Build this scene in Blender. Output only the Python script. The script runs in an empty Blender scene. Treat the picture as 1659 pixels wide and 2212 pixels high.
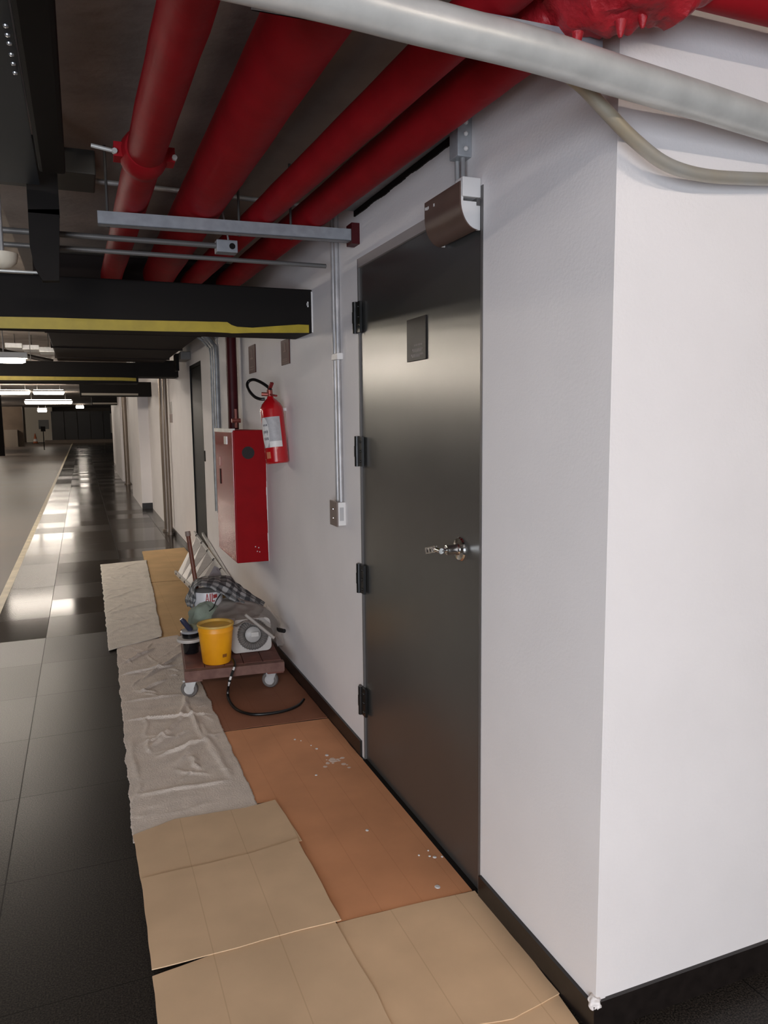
import bpy, bmesh, math, random
from mathutils import Vector, Matrix, noise
random.seed(7)
S = bpy.context.scene
COL = S.collection
V = Vector
PI = math.pi

# ------------------------------------------------------------------ camera
IW, IH, FPX = 1659, 2212, 1627.0
yaw, pitch, roll, CH = math.radians(21.69), math.radians(6.95), math.radians(-0.63), 1.46
F = V((math.sin(yaw)*math.cos(pitch), math.cos(yaw)*math.cos(pitch), -math.sin(pitch)))
R0 = V((math.cos(yaw), -math.sin(yaw), 0))
U0 = R0.cross(F)
R = math.cos(roll)*R0 + math.sin(roll)*U0
U = -math.sin(roll)*R0 + math.cos(roll)*U0
CAM = V((0, 0, CH))
cd = bpy.data.cameras.new('camera'); co = bpy.data.objects.new('camera', cd); COL.objects.link(co)
cd.sensor_fit = 'AUTO'; cd.sensor_width = 36; cd.lens = FPX*36/IH; cd.clip_start = .02; cd.clip_end = 300
m = Matrix((R, U, -F)).transposed().to_4x4(); m.translation = CAM
co.matrix_world = m
S.camera = co

# measuring helpers: where the sight line of a photo point meets a plane of the room
def ray(px, py): return R*((px-IW/2)/FPX) - U*((py-IH/2)/FPX) + F
def at(px, py, ax, val):
    d = ray(px, py); return CAM + d*((val-CAM[ax])/d[ax])
XW = 1.063                                   # long wall plane
YF = 1.345                                   # near wall plane
def W(px, py, off=0.0): return at(px, py, 0, XW-off)
def G(px, py, z=0.0): return at(px, py, 2, z)
def Y(px, py, y): return at(px, py, 1, y)

# ------------------------------------------------------------------ materials
MATS = {}
def mat(name, col, rough=.5, metal=0.0, var=0.0, scale=8.0, bump=0.0, bscale=60.0, emit=None, strength=0, coat=0, alpha=1, spec=.5, col2=None, sharp=False, trans=0, stretch=None, rvar=0.0):
    if name in MATS: return MATS[name]
    M = bpy.data.materials.new(name); M.use_nodes = True
    n = M.node_tree.nodes; l = M.node_tree.links
    b = n['Principled BSDF']
    b.inputs['Base Color'].default_value = (*col, 1); b.inputs['Roughness'].default_value = rough
    b.inputs['Metallic'].default_value = metal; b.inputs['Coat Weight'].default_value = coat
    b.inputs['Specular IOR Level'].default_value = spec; b.inputs['Alpha'].default_value = alpha
    b.inputs['Transmission Weight'].default_value = trans
    tc = n.new('ShaderNodeTexCoord')
    src = tc.outputs['Object']
    if stretch:
        mp = n.new('ShaderNodeMapping'); mp.inputs['Scale'].default_value = stretch
        l.new(src, mp.inputs['Vector']); src = mp.outputs['Vector']
    if var or col2 or rvar:
        t = n.new('ShaderNodeTexNoise'); t.inputs['Scale'].default_value = scale; t.inputs['Detail'].default_value = 6
        l.new(src, t.inputs['Vector'])
        r = n.new('ShaderNodeValToRGB')
        c2 = col2 if col2 else tuple(max(0, c*(1-var)) for c in col)
        c1 = col if col2 else tuple(min(1, c*(1+var)) for c in col)
        r.color_ramp.elements[0].color = (*c2, 1); r.color_ramp.elements[1].color = (*c1, 1)
        r.color_ramp.elements[0].position = .56 if sharp else .3; r.color_ramp.elements[1].position = .62 if sharp else .7
        l.new(t.outputs['Fac'], r.inputs['Fac']); l.new(r.outputs['Color'], b.inputs['Base Color'])
        if rvar:
            mr = n.new('ShaderNodeMapRange'); mr.inputs['To Min'].default_value = rough-rvar; mr.inputs['To Max'].default_value = rough+rvar
            l.new(t.outputs['Fac'], mr.inputs['Value']); l.new(mr.outputs['Result'], b.inputs['Roughness'])
    if bump:
        t2 = n.new('ShaderNodeTexNoise'); t2.inputs['Scale'].default_value = bscale; t2.inputs['Detail'].default_value = 4
        l.new(src, t2.inputs['Vector'])
        bp = n.new('ShaderNodeBump'); bp.inputs['Strength'].default_value = bump; bp.inputs['Distance'].default_value = .01
        l.new(t2.outputs['Fac'], bp.inputs['Height']); l.new(bp.outputs['Normal'], b.inputs['Normal'])
    if emit:
        b.inputs['Emission Color'].default_value = (*emit, 1); b.inputs['Emission Strength'].default_value = strength
    MATS[name] = M
    return M

WALL = mat('wall paint', (.80, .765, .755), .62, var=.03, scale=3, bump=.08, bscale=120)
BASEB = mat('black baseboard stone', (.012, .009, .008), .35, var=.3, scale=30)
CEIL = mat('bare concrete slab', (.36, .31, .27), .9, var=.25, scale=2.5, bump=.3, bscale=25)
RED = mat('red pipe paint', (.30, .008, .013), .6, var=.12, scale=9, bump=.12, bscale=30, spec=.12)
REDG = mat('red gloss enamel', (.27, .003, .006), .45, var=.08, scale=12, spec=.12)
REDD = mat('dark red pipe enamel', (.06, .004, .006), .5, spec=.25)
BLK = mat('black paint', (.0065, .0048, .004), .7, spec=.2)
BLKG = mat('black rubber', (.006, .006, .006), .35)
GALV = mat('galvanised steel', (.66, .66, .63), .38, .3, var=.12, scale=14)
GALVD = mat('dull grey conduit', (.36, .36, .36), .45, .35, var=.2, scale=20)
STRUTM = mat('grey strut steel', (.30, .31, .33), .5, .2, var=.12, scale=30)
DOOR = mat('satin grey steel', (.155, .152, .145), .30, .72, var=.06, scale=3, rvar=.03)
FRAME = mat('door frame grey', (.13, .122, .118), .45, .2)
CHROME = mat('chrome', (.75, .74, .72), .12, 1.0)
YEL = mat('yellow tape', (.37, .275, .014), .5, var=.1, scale=20)
BROWN = mat('brown shade plastic', (.105, .062, .048), .42, var=.08, scale=12)
WHITEP = mat('white plastic', (.72, .70, .68), .4)
CREAM = mat('cream plastic', (.6, .55, .45), .5)
TILEGREY = None
ALU = mat('aluminium', (.68, .68, .67), .35, .6, var=.12, scale=22)
ALUW = mat('worn aluminium tread', (.60, .58, .56), .5, .25, col2=(.42, .40, .39), scale=14, stretch=(1, 6, 1))
WOODR = mat('stained broomstick wood', (.16, .052, .03), .45, var=.2, scale=30)
DECK = mat('red brown painted deck', (.20, .070, .050), .65, col2=(.12, .045, .035), scale=14)
DECKW = mat('worn brown deck edge', (.20, .105, .082), .75, col2=(.13, .06, .048), scale=25)
YBUCK = mat('yellow bucket plastic', (.98, .45, .009), .42, col2=(.80, .32, .010), scale=6)
YLID = mat('yellow lid plastic', (.74, .42, .045), .45, col2=(.55, .36, .09), scale=10)
GREYSHEET = mat('dusty grey plastic sheet', (.33, .295, .265), .6, col2=(.25, .225, .205), scale=7, bump=.4, bscale=30)
FILM = mat('thin clear film', (.62, .59, .56), .3, alpha=.35, bump=.5, bscale=25)
GREENC = mat('pale green cloth', (.27, .33, .26), .85, col2=(.19, .22, .18), scale=9, bump=.5, bscale=25)
OLIVE = mat('olive cloth', (.19, .19, .12), .85, col2=(.10, .10, .07), scale=12, bump=.5, bscale=25)
BLUEP = mat('dark blue plastic', (.022, .026, .06), .4)
RUB = mat('grey caster rubber', (.15, .135, .125), .55)
HOSEG = mat('grey corrugated hose', (.16, .148, .138), .5, var=.2, scale=40)
TUBE = mat('lit fluorescent diffuser', (1, 1, 1), .5, emit=(1, .89, .77), strength=24)
TUBEN = mat('lit diffuser of nearest and added lamps', (1, 1, 1), .5, emit=(1, .89, .77), strength=42)
HOUS = mat('white lamp housing', (.7, .7, .68), .5)
PAPER = mat('grey abrasive paper', (.40, .40, .42), .8)
REDINK = mat('red ink', (.33, .03, .03), .6)
DARKINK = mat('grey ink', (.20, .20, .22), .6)

def check_mat():
    M = bpy.data.materials.new('checked cotton'); M.use_nodes = True
    n = M.node_tree.nodes; l = M.node_tree.links; b = n['Principled BSDF']; b.inputs['Roughness'].default_value = .9
    uv = n.new('ShaderNodeUVMap'); sp = n.new('ShaderNodeSeparateXYZ'); l.new(uv.outputs['UV'], sp.inputs[0])
    outs = []
    for ax in 'XY':
        a = n.new('ShaderNodeMath'); a.operation = 'MULTIPLY'; a.inputs[1].default_value = 11 if ax == 'X' else 5; l.new(sp.outputs[ax], a.inputs[0])
        f = n.new('ShaderNodeMath'); f.operation = 'FRACT'; l.new(a.outputs[0], f.inputs[0])
        g = n.new('ShaderNodeMath'); g.operation = 'GREATER_THAN'; g.inputs[1].default_value = .5; l.new(f.outputs[0], g.inputs[0])
        outs.append(g)
    ad = n.new('ShaderNodeMath'); ad.operation = 'ADD'; l.new(outs[0].outputs[0], ad.inputs[0]); l.new(outs[1].outputs[0], ad.inputs[1])
    h = n.new('ShaderNodeMath'); h.operation = 'MULTIPLY'; h.inputs[1].default_value = .5; l.new(ad.outputs[0], h.inputs[0])
    r = n.new('ShaderNodeValToRGB'); r.color_ramp.interpolation = 'CONSTANT'
    e = r.color_ramp.elements; e[0].color = (.06, .064, .07, 1); e[1].color = (.17, .178, .185, 1); e[1].position = .3
    q = r.color_ramp.elements.new(.8); q.color = (.46, .47, .47, 1)
    l.new(h.outputs[0], r.inputs[0]); l.new(r.outputs[0], b.inputs['Base Color'])
    return M
CHECK = check_mat()

def card_mat(name, col, period, off, dark=.88):
    M = bpy.data.materials.new(name); M.use_nodes = True
    n = M.node_tree.nodes; l = M.node_tree.links; b = n['Principled BSDF']; b.inputs['Roughness'].default_value = .8
    b.inputs['Specular IOR Level'].default_value = .3
    tc = n.new('ShaderNodeTexCoord')
    t = n.new('ShaderNodeTexNoise'); t.inputs['Scale'].default_value = 4; t.inputs['Detail'].default_value = 8; l.new(tc.outputs['Object'], t.inputs['Vector'])
    r = n.new('ShaderNodeValToRGB'); r.color_ramp.elements[0].color = (*[c*.88 for c in col], 1); r.color_ramp.elements[1].color = (*[c*1.08 for c in col], 1)
    r.color_ramp.elements[0].position = .3; r.color_ramp.elements[1].position = .7
    l.new(t.outputs['Fac'], r.inputs['Fac'])
    sp = n.new('ShaderNodeSeparateXYZ'); l.new(tc.outputs['Object'], sp.inputs[0])
    a = n.new('ShaderNodeMath'); a.operation = 'MULTIPLY_ADD'; a.inputs[1].default_value = 1/period; a.inputs[2].default_value = off; l.new(sp.outputs['X'], a.inputs[0])
    f = n.new('ShaderNodeMath'); f.operation = 'FRACT'; l.new(a.outputs[0], f.inputs[0])
    s = n.new('ShaderNodeMath'); s.operation = 'LESS_THAN'; s.inputs[1].default_value = .0035/period; l.new(f.outputs[0], s.inputs[0])
    mx = n.new('ShaderNodeMix'); mx.data_type = 'RGBA'; mx.blend_type = 'MULTIPLY'
    mx.inputs['B'].default_value = (dark, dark*.97, dark*.94, 1)
    l.new(s.outputs[0], mx.inputs['Factor']); l.new(r.outputs['Color'], mx.inputs['A']); l.new(mx.outputs['Result'], b.inputs['Base Color'])
    return M
CARDA = card_mat('pale kraft cardboard', (.69, .495, .315), .185, .62)
CARDB = card_mat('kraft cardboard', (.70, .49, .305), .21, .30)
CARDC = card_mat('damp brown cardboard', (.68, .32, .16), .13, .2, .92)
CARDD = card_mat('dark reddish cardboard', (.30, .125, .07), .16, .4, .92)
CARDF = card_mat('ochre kraft cardboard', (.62, .41, .20), .24, .7)
CLOTH = mat('unbleached drop cloth', (.74, .655, .575), .85, var=.08, scale=16, bump=.45, bscale=140)
CLOTHL = mat('pale drop cloth', (.80, .745, .66), .85, var=.08, scale=16, bump=.45, bscale=140)

def floor_mat():
    M = bpy.data.materials.new('polished granite tiles'); M.use_nodes = True
    n = M.node_tree.nodes; l = M.node_tree.links; b = n['Principled BSDF']
    tc = n.new('ShaderNodeTexCoord'); sp = n.new('ShaderNodeSeparateXYZ'); l.new(tc.outputs['Object'], sp.inputs[0])
    def ma(op, a, bb=None, c=None):
        q = n.new('ShaderNodeMath'); q.operation = op
        for i, x in enumerate((a, bb, c)):
            if x is None: continue
            if isinstance(x, (int, float)): q.inputs[i].default_value = x
            else: l.new(x, q.inputs[i])
        return q.outputs[0]
    TX, TY = .61, .60
    u = ma('DIVIDE', ma('ADD', sp.outputs['X'], .308+TX*20), TX); v = ma('DIVIDE', ma('ADD', sp.outputs['Y'], -5.54+TY*40), TY)
    fu = ma('FRACT', u); fv = ma('FRACT', v)
    g1 = ma('LESS_THAN', fu, .0065); g2 = ma('LESS_THAN', fv, .0045); grout = ma('MAXIMUM', g1, g2)
    cx = n.new('ShaderNodeCombineXYZ'); l.new(ma('FLOOR', u), cx.inputs[0]); l.new(ma('FLOOR', v), cx.inputs[1])
    wn = n.new('ShaderNodeTexWhiteNoise'); l.new(cx.outputs[0], wn.inputs['Vector'])
    t = n.new('ShaderNodeTexNoise'); t.inputs['Scale'].default_value = 220; t.inputs['Detail'].default_value = 3; l.new(tc.outputs['Object'], t.inputs['Vector'])
    r = n.new('ShaderNodeValToRGB'); e = r.color_ramp.elements
    e[0].color = (.006, .0055, .005, 1); e[1].color = (.072, .060, .050, 1); e[0].position = .38; e[1].position = .8
    l.new(t.outputs['Fac'], r.inputs['Fac'])
    mx = n.new('ShaderNodeMix'); mx.data_type = 'RGBA'; mx.inputs['B'].default_value = (.008, .007, .006, 1)
    l.new(grout, mx.inputs['Factor']); l.new(r.outputs['Color'], mx.inputs['A']); l.new(mx.outputs['Result'], b.inputs['Base Color'])
    far = ma('GREATER_THAN', sp.outputs['Y'], 5.54)
    rough_far = ma('MULTIPLY_ADD', wn.outputs['Value'], .15, .095)
    rough_near = ma('MULTIPLY_ADD', wn.outputs['Value'], .05, .30)
    rr = ma('ADD', ma('MULTIPLY', far, rough_far), ma('MULTIPLY', ma('SUBTRACT', 1, far), rough_near))
    l.new(ma('MAXIMUM', rr, ma('MULTIPLY', grout, .6)), b.inputs['Roughness'])
    b.inputs['IOR'].default_value = 1.45; b.inputs['Specular IOR Level'].default_value = .22
    # each tile is laid a little out of level
    nn = n.new('ShaderNodeVectorMath'); nn.operation = 'SUBTRACT'; nn.inputs[1].default_value = (.5, .5, .5); l.new(wn.outputs['Color'], nn.inputs[0])
    ns = n.new('ShaderNodeVectorMath'); ns.operation = 'SCALE'; ns.inputs['Scale'].default_value = .005; l.new(nn.outputs[0], ns.inputs[0])
    ge = n.new('ShaderNodeNewGeometry'); na = n.new('ShaderNodeVectorMath'); na.operation = 'ADD'
    l.new(ge.outputs['Normal'], na.inputs[0]); l.new(ns.outputs[0], na.inputs[1])
    nz = n.new('ShaderNodeVectorMath'); nz.operation = 'NORMALIZE'; l.new(na.outputs[0], nz.inputs[0]); l.new(nz.outputs[0], b.inputs['Normal'])
    return M
FLOORM = floor_mat()
GARFLOOR = mat('sealed garage floor', (.10, .082, .070), .42, var=.25, scale=1.2, rvar=.08, spec=.14)
LANE = mat('yellowed lane paint', (.50, .43, .28), .45, var=.2, scale=6)

# ------------------------------------------------------------------ mesh helpers
def link(o, parent):
    COL.objects.link(o)
    if parent is not None: o.parent = parent
    return o
def obj(name, bm, material, parent=None, smooth=False, bevel=0.0):
    if bevel:
        bmesh.ops.bevel(bm, geom=bm.edges[:], offset=bevel, segments=2, affect='EDGES', profile=.6)
    bmesh.ops.recalc_face_normals(bm, faces=bm.faces[:])
    me = bpy.data.meshes.new(name); bm.to_mesh(me); bm.free()
    mats = material if isinstance(material, (list, tuple)) else [material]
    for q in mats: me.materials.append(q)
    if smooth:
        for p in me.polygons: p.use_smooth = True
        try: me.set_sharp_from_angle(angle=math.radians(38))
        except Exception: pass
    o = bpy.data.objects.new(name, me)
    link(o, parent)
    if parent is not None: o.matrix_parent_inverse = Matrix.Translation(-parent.location)
    return o
def objs(name, bm, material, parent, smooth=False, bevel=0.0):
    """one object for every loose piece of the mesh"""
    bm.verts.ensure_lookup_table(); left = set(bm.verts); out = []
    while left:
        v = left.pop(); comp = {v}; st_ = [v]
        while st_:
            q = st_.pop()
            for e in q.link_edges:
                w_ = e.other_vert(q)
                if w_ not in comp: comp.add(w_); st_.append(w_)
        left -= comp
        nb = bmesh.new(); mp = {q: nb.verts.new(q.co) for q in comp}
        fs = {f for q in comp for f in q.link_faces}
        for f in fs: nb.faces.new([mp[q] for q in f.verts])
        out.append(obj(name, nb, material, parent, smooth, bevel))
    bm.free(); return out
def thing(name, label, cat, loc, group=None, kind=None):
    o = bpy.data.objects.new(name, None); o.empty_display_size = .1; COL.objects.link(o); o.location = loc
    o['label'] = label; o['category'] = cat
    if group: o['group'] = group
    if kind: o['kind'] = kind
    return o
def tag(o, label=None, cat=None, group=None, kind=None):
    if label: o['label'] = label
    if cat: o['category'] = cat
    if group: o['group'] = group
    if kind: o['kind'] = kind
    return o
def box(bm, x0, x1, y0, y1, z0, z1, mtx=None):
    vs = [bm.verts.new((x, y, z)) for x in (x0, x1) for y in (y0, y1) for z in (z0, z1)]
    for f in ((0,1,3,2), (4,6,7,5), (0,4,5,1), (2,3,7,6), (0,2,6,4), (1,5,7,3)):
        bm.faces.new([vs[i] for i in f])
    if mtx is not None:
        for v in vs: v.co = mtx @ v.co
    return vs
def bx(*a, **k):
    bm = bmesh.new(); box(bm, *a, **k); return bm
def frames(pts):
    out = []; t0 = None; nrm = None
    for i, p in enumerate(pts):
        a = pts[max(0, i-1)]; b = pts[min(len(pts)-1, i+1)]
        t = (b-a).normalized()
        if nrm is None:
            nrm = t.orthogonal().normalized()
        else:
            nrm = (nrm - t*nrm.dot(t)).normalized()
        out.append((t, nrm, t.cross(nrm)))
    return out
def tube(bm, pts, r, seg=20, caps=True, disp=None):
    pts = [V(p) for p in pts]
    fr = frames(pts); rings = []
    for i, p in enumerate(pts):
        rr = r[i] if isinstance(r, (list, tuple)) else r
        t, a, b = fr[i]; ring = []
        for k in range(seg):
            an = 2*PI*k/seg; d = a*math.cos(an)+b*math.sin(an)
            q = p + d*rr
            if disp: q = p + d*(rr*(1+disp(q)))
            ring.append(bm.verts.new(q))
        rings.append(ring)
    for i in range(len(rings)-1):
        for k in range(seg):
            bm.faces.new((rings[i][k], rings[i][(k+1) % seg], rings[i+1][(k+1) % seg], rings[i+1][k]))
    if caps:
        bm.faces.new(rings[0][::-1]); bm.faces.new(rings[-1])
    return rings
def tb(pts, r, seg=20, **k):
    bm = bmesh.new(); tube(bm, pts, r, seg, **k); return bm
def smooth_path(pts, n=8, closed=False):
    pts = [V(p) for p in pts]; out = []
    for i in range(len(pts)-1):
        p0 = pts[max(0, i-1)]; p1 = pts[i]; p2 = pts[i+1]; p3 = pts[min(len(pts)-1, i+2)]
        for k in range(n):
            t = k/n
            out.append(.5*((2*p1)+(p2-p0)*t+(2*p0-5*p1+4*p2-p3)*t*t+(3*p1-p0-3*p2+p3)*t**3))
    out.append(pts[-1]); return out
def lathe(prof, mtx=None, seg=32, bm=None):
    bm = bm or bmesh.new(); rings = []
    for r, z in prof:
        rings.append([bm.verts.new((r*math.cos(2*PI*k/seg), r*math.sin(2*PI*k/seg), z)) for k in range(seg)])
    for i in range(len(rings)-1):
        for k in range(seg):
            bm.faces.new((rings[i][k], rings[i][(k+1) % seg], rings[i+1][(k+1) % seg], rings[i+1][k]))
    bm.faces.new(rings[0][::-1]); bm.faces.new(rings[-1])
    if mtx is not None:
        for ring in rings:
            for v in ring: v.co = mtx @ v.co
    return bm
def prism(poly, z0, z1, mtx=None, bm=None):
    bm = bm or bmesh.new()
    a = [bm.verts.new((x, y, z0)) for x, y in poly]; b = [bm.verts.new((x, y, z1)) for x, y in poly]
    n = len(poly)
    bm.faces.new(a[::-1]); bm.faces.new(b)
    for i in range(n): bm.faces.new((a[i], a[(i+1) % n], b[(i+1) % n], b[i]))
    if mtx is not None:
        for v in a+b: v.co = mtx @ v.co
    return bm
def axis_matrix(origin, zdir, xdir=None):
    z = V(zdir).normalized(); x = V(xdir) if xdir is not None else z.orthogonal()
    x = (x - z*x.dot(z)).normalized(); y = z.cross(x)
    m = Matrix((x, y, z)).transposed().to_4x4(); m.translation = V(origin); return m
def loft(rows, nu=24, nv=16, amp=0.0, freq=6.0, uvscale=1.0):
    """a draped sheet: rows of control points, smoothly interpolated both ways, with folds"""
    rs = [smooth_path(r, 10) for r in rows]
    def sample(path, t):
        x = t*(len(path)-1); i = min(int(x), len(path)-2); return path[i].lerp(path[i+1], x-i)
    bm = bmesh.new(); uv = bm.loops.layers.uv.new('UVMap'); grid = []
    cols = [smooth_path([sample(r, u/nu) for r in rs], 10) for u in range(nu+1)]
    for u in range(nu+1):
        row = []
        for v in range(nv+1):
            p = sample(cols[u], v/nv).copy()
            if amp:
                q = p*freq
                p += V((noise.noise(q), noise.noise(q+V((7, 3, 1))), noise.noise(q+V((1, 9, 4)))*1.2))*amp
            row.append(bm.verts.new(p))
        grid.append(row)
    for u in range(nu):
        for v in range(nv):
            f = bm.faces.new((grid[u][v], grid[u+1][v], grid[u+1][v+1], grid[u][v+1]))
            for lp, (a, b) in zip(f.loops, ((u, v), (u+1, v), (u+1, v+1), (u, v+1))):
                lp[uv].uv = (a/nu*uvscale, b/nv)
    return bm
def solid(o, th, off=0):
    md = o.modifiers.new('thickness', 'SOLIDIFY'); md.thickness = th; md.offset = off; return o
def copy_tree(o, parent=None):
    c = o.copy(); COL.objects.link(c)
    if parent is not None: c.parent = parent
    for ch in list(o.children): copy_tree(ch, c)
    return c

# ------------------------------------------------------------------ setting
# floor
bm = bx(-.70, 6, -6, 72, -.05, 0)
tag(obj('floor', bm, FLOORM), 'dark polished granite tile walkway along the wall', 'floor', kind='structure')
bm = bx(-12, -.70, -6, 72, -.05, -.001)
tag(obj('floor_garage', bm, GARFLOOR), 'brown sealed parking floor left of the lane line', 'floor', kind='structure')
bm = bx(-.725, -.665, 1, 70, -.002, .0015)
tag(obj('trim_1', bm, LANE), 'long yellowed lane stripe along the walkway edge', 'floor stripe', kind='structure')
# ceiling slab
tag(obj('ceiling', bx(-12, 6, -6, 72, 2.80, 3.0), CEIL), 'bare dark concrete ceiling slab', 'ceiling', kind='structure')
tag(obj('ceiling_low', bx(-.28, XW, -6, 8.9, 2.445, 2.80), CEIL), 'lower dark slab edge above the red pipes', 'ceiling', kind='structure')
# long wall with two door openings
D1 = (1.905, 2.930, 2.100); D2 = (7.25, 8.02, 2.03)
bm = bmesh.new(); XB = XW+.20
YEND = 13.6
box(bm, XW, XB, YF+.2, D1[0], 0, 2.80)
box(bm, XW, XB, D1[0], D1[1], D1[2], 2.80)
box(bm, XW, XB, D1[1], D2[0], 0, 2.80)
box(bm, XW, XB, D2[0], D2[1], D2[2], 2.80)
box(bm, XW, XB, D2[1], 30, 0, 2.80)
tag(obj('wall_right', bm, WALL), 'long off-white wall with the steel doors', 'wall', kind='structure')
bm = bx(XW, 5, YF, YF+.2, 0, 2.80)
tag(obj('wall_front', bm, WALL), 'bright near wall face turned towards the viewer', 'wall', kind='structure')
# corner bead and plaster lump on it
bm = bmesh.new(); box(bm, XW+.0, XW+.028, YF-.0025, YF, .075, 2.78)
tag(obj('trim_2', bm, WALL), 'thin plaster corner bead on the near wall', 'trim', kind='structure')
bm = bmesh.new(); bmesh.ops.create_icosphere(bm, subdivisions=4, radius=1)
for v in bm.verts:
    d = v.co.copy(); k = 1+.45*noise.noise(d*1.7+V((3, 1, 2)))
    v.co = V((XW-.001+d.x*.015*k, YF-.001+d.y*.015*k, .078+d.z*.017*k-.006*max(0, d.x)))
tag(obj('plaster_lump', bm, WALL, smooth=True), 'white filler lump at the wall corner above the baseboard', 'filler', kind='thing')
# piers further down
PX, PY = .895, 13.4
bm = bx(PX, XW+.05, PY, PY+2.6, 0, 2.80)
tag(obj('wall_pier', bm, WALL), 'shallow white pier standing out of the long wall', 'wall', kind='structure')
bm = bx(.90, XW+.05, 20.0, 24.0, 0, 2.80)
tag(obj('wall_pier_far', bm, WALL), 'farthest white pier at the end of the long wall', 'wall', kind='structure')
# baseboards
bm = bmesh.new(); t = .010; hB = .072
box(bm, XW-t, XW, YF-t, D1[0]-.005, 0, hB); box(bm, XW-t, XW, D1[1]+.03, D2[0], 0, hB); box(bm, XW-t, XW, D2[1], 10.9, 0, hB)
tag(obj('baseboard_right', bm, BASEB), 'low black baseboard along the long wall', 'baseboard', kind='structure')
bm = bx(XW, 5, YF-t, YF, 0, hB+.008)
tag(obj('baseboard_front', bm, BASEB), 'low black baseboard under the near wall face', 'baseboard', kind='structure')
bm = bx(PX-.004, XW, PY-.008, PY, 0, .10)
tag(obj('baseboard_pier', bm, BASEB), 'black baseboard under the white pier', 'baseboard', kind='structure')
# far end and left side of the garage
GATE = mat('dark roller gate', (.012, .010, .009), .5)
bm = bx(-12, 6, 70, 70.3, 0, 2.8)
tag(obj('wall_back', bm, mat('dim far wall', (.12, .10, .08), .8, var=.2, scale=1)), 'dim wall closing the far end', 'wall', kind='structure')
bm = bx(-12.2, -12, -6, 72, 0, 2.8)
tag(obj('wall_left', bm, mat('brown garage wall', (.20, .16, .125), .7)), 'brown wall on the far left of the garage', 'wall', kind='structure')

# ------------------------------------------------------------------ door 1
def hinge(y, z, parent):
    bm = bmesh.new()
    x0 = XW
    tube(bm, [(x0-.012, y+.012, z-.062), (x0-.012, y+.012, z+.062)], .011, 14)
    tube(bm, [(x0-.012, y+.012, z-.022), (x0-.012, y+.012, z+.022)], .0125, 14)
    box(bm, x0-.012, x0-.001, y-.042, y+.012, z-.060, z+.060)
    box(bm, x0-.010, x0-.0005, y+.012, y+.040, z-.060, z+.060)
    h = obj('hinge', bm, BLKG, parent, smooth=True)
    bm = bmesh.new()
    for dz in (-.04, 0, .04):
        bmesh.ops.create_uvsphere(bm, u_segments=10, v_segments=6, radius=.0055, matrix=Matrix.Translation((x0-.0125, y-.028, z+dz)))
    objs('screw', bm, BLKG, h, smooth=True)
HEADER = mat('worn frame header', (.34, .30, .285), .5)
def steel_door(name, label, d, rec):
    t = thing(name, label, 'door', (XW, d[0], 0), kind='structure')
    y0, y1, zt = d
    bm = bx(XW+rec, XW+rec+.05, y0+.012, y1-.008, .004, zt-.035)
    obj('door_leaf', bm, DOOR, t, bevel=.002)
    bm = bmesh.new()
    box(bm, XW-.002, XW+.10, y0, y0+.012, 0, zt); box(bm, XW-.002, XW+.10, y1-.008, y1, 0, zt);
    obj('door_frame', bm, FRAME, t)
    obj('frame_header', bx(XW-.002, XW+.10, y0+.012, y1-.008, zt-.034, zt), HEADER, t)
    obj('threshold', bx(XW-.012, XW+.06, y0+.012, y1-.008, 0, .004), BLK, t)
    return t
d1 = steel_door('door_1', 'large grey satin steel door with black hinges beside the white corner', D1, .006)
for py, px in ((686, 776), (975, 780), (1249, 783), (1512, 786)):
    p = W(px, py); hinge(D1[1]-.006, p.z, d1)
# handle
hp = W(992, 1186); hx = XW+.006
hh = obj('door_handle', lathe([(.0, -.001), (.037, 0), (.038, .004), (.034, .009), (.019, .012), (.0155, .020), (.0155, .05), (.012, .052), (0.0, .052)], axis_matrix((hx, hp.y, hp.z), (-1, 0, 0)), 32), CHROME, d1, smooth=True)
bm = bmesh.new()
tube(bm, [(hx-.05, hp.y, hp.z), (hx-.070, hp.y, hp.z-.001)], .006, 14)
tube(bm, [(hx-.070, hp.y-.006, hp.z-.001), (hx-.072, hp.y+.020, hp.z-.001), (hx-.072, hp.y+.030, hp.z-.001)], [.009, .010, .007], 16)
obj('spindle', bm, CHROME, hh, smooth=True)
bm = bmesh.new()   # pierced flat grip: two rails joined by bars
ya, yb = hp.y+.026, hp.y+.098
HT = Matrix.Translation((hx, ya, hp.z)) @ Matrix.Rotation(math.radians(-13), 4, 'X')
for dz in (-.0095, .0075): box(bm, -.077, -.067, 0, yb-ya, dz, dz+.004, HT)
for k in range(4):
    yy = (yb-ya-.006)*k/3; box(bm, -.076, -.068, yy, yy+.009, -.006, .008, HT)
obj('lever_grip', bm, CHROME, hh, bevel=.001)
# dark plaque with faint lettering
s0 = W(878, 690); s1 = W(919, 775)
py0, py1 = s1.y, s0.y; pz0, pz1 = W(898, 779).z, W(898, 686).z
sp_ = obj('sign_plate', bx(XW+.0005, XW+.005, py0, py1, pz0, pz1), mat('dark acrylic plaque', (.010, .007, .0065), .45, spec=.3), d1, bevel=.0012)
bm = bmesh.new(); wid = py1-py0
for k, (zf, a, b_) in enumerate(((.36, .16, .58), (.26, .14, .72), (.22, .2, .66), (.14, .12, .8), (.10, .3, .72))):
    z = pz0+(pz1-pz0)*zf; y = py0+wid*a
    while y < py0+wid*b_:
        w_ = random.uniform(.005, .012); box(bm, XW+.0001, XW+.0006, y, min(y+w_, py0+wid*b_), z-.003, z+.003); y += w_+.004
obj('lettering', bm, mat('faint grey lettering', (.16, .14, .14), .5), sp_)
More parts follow.
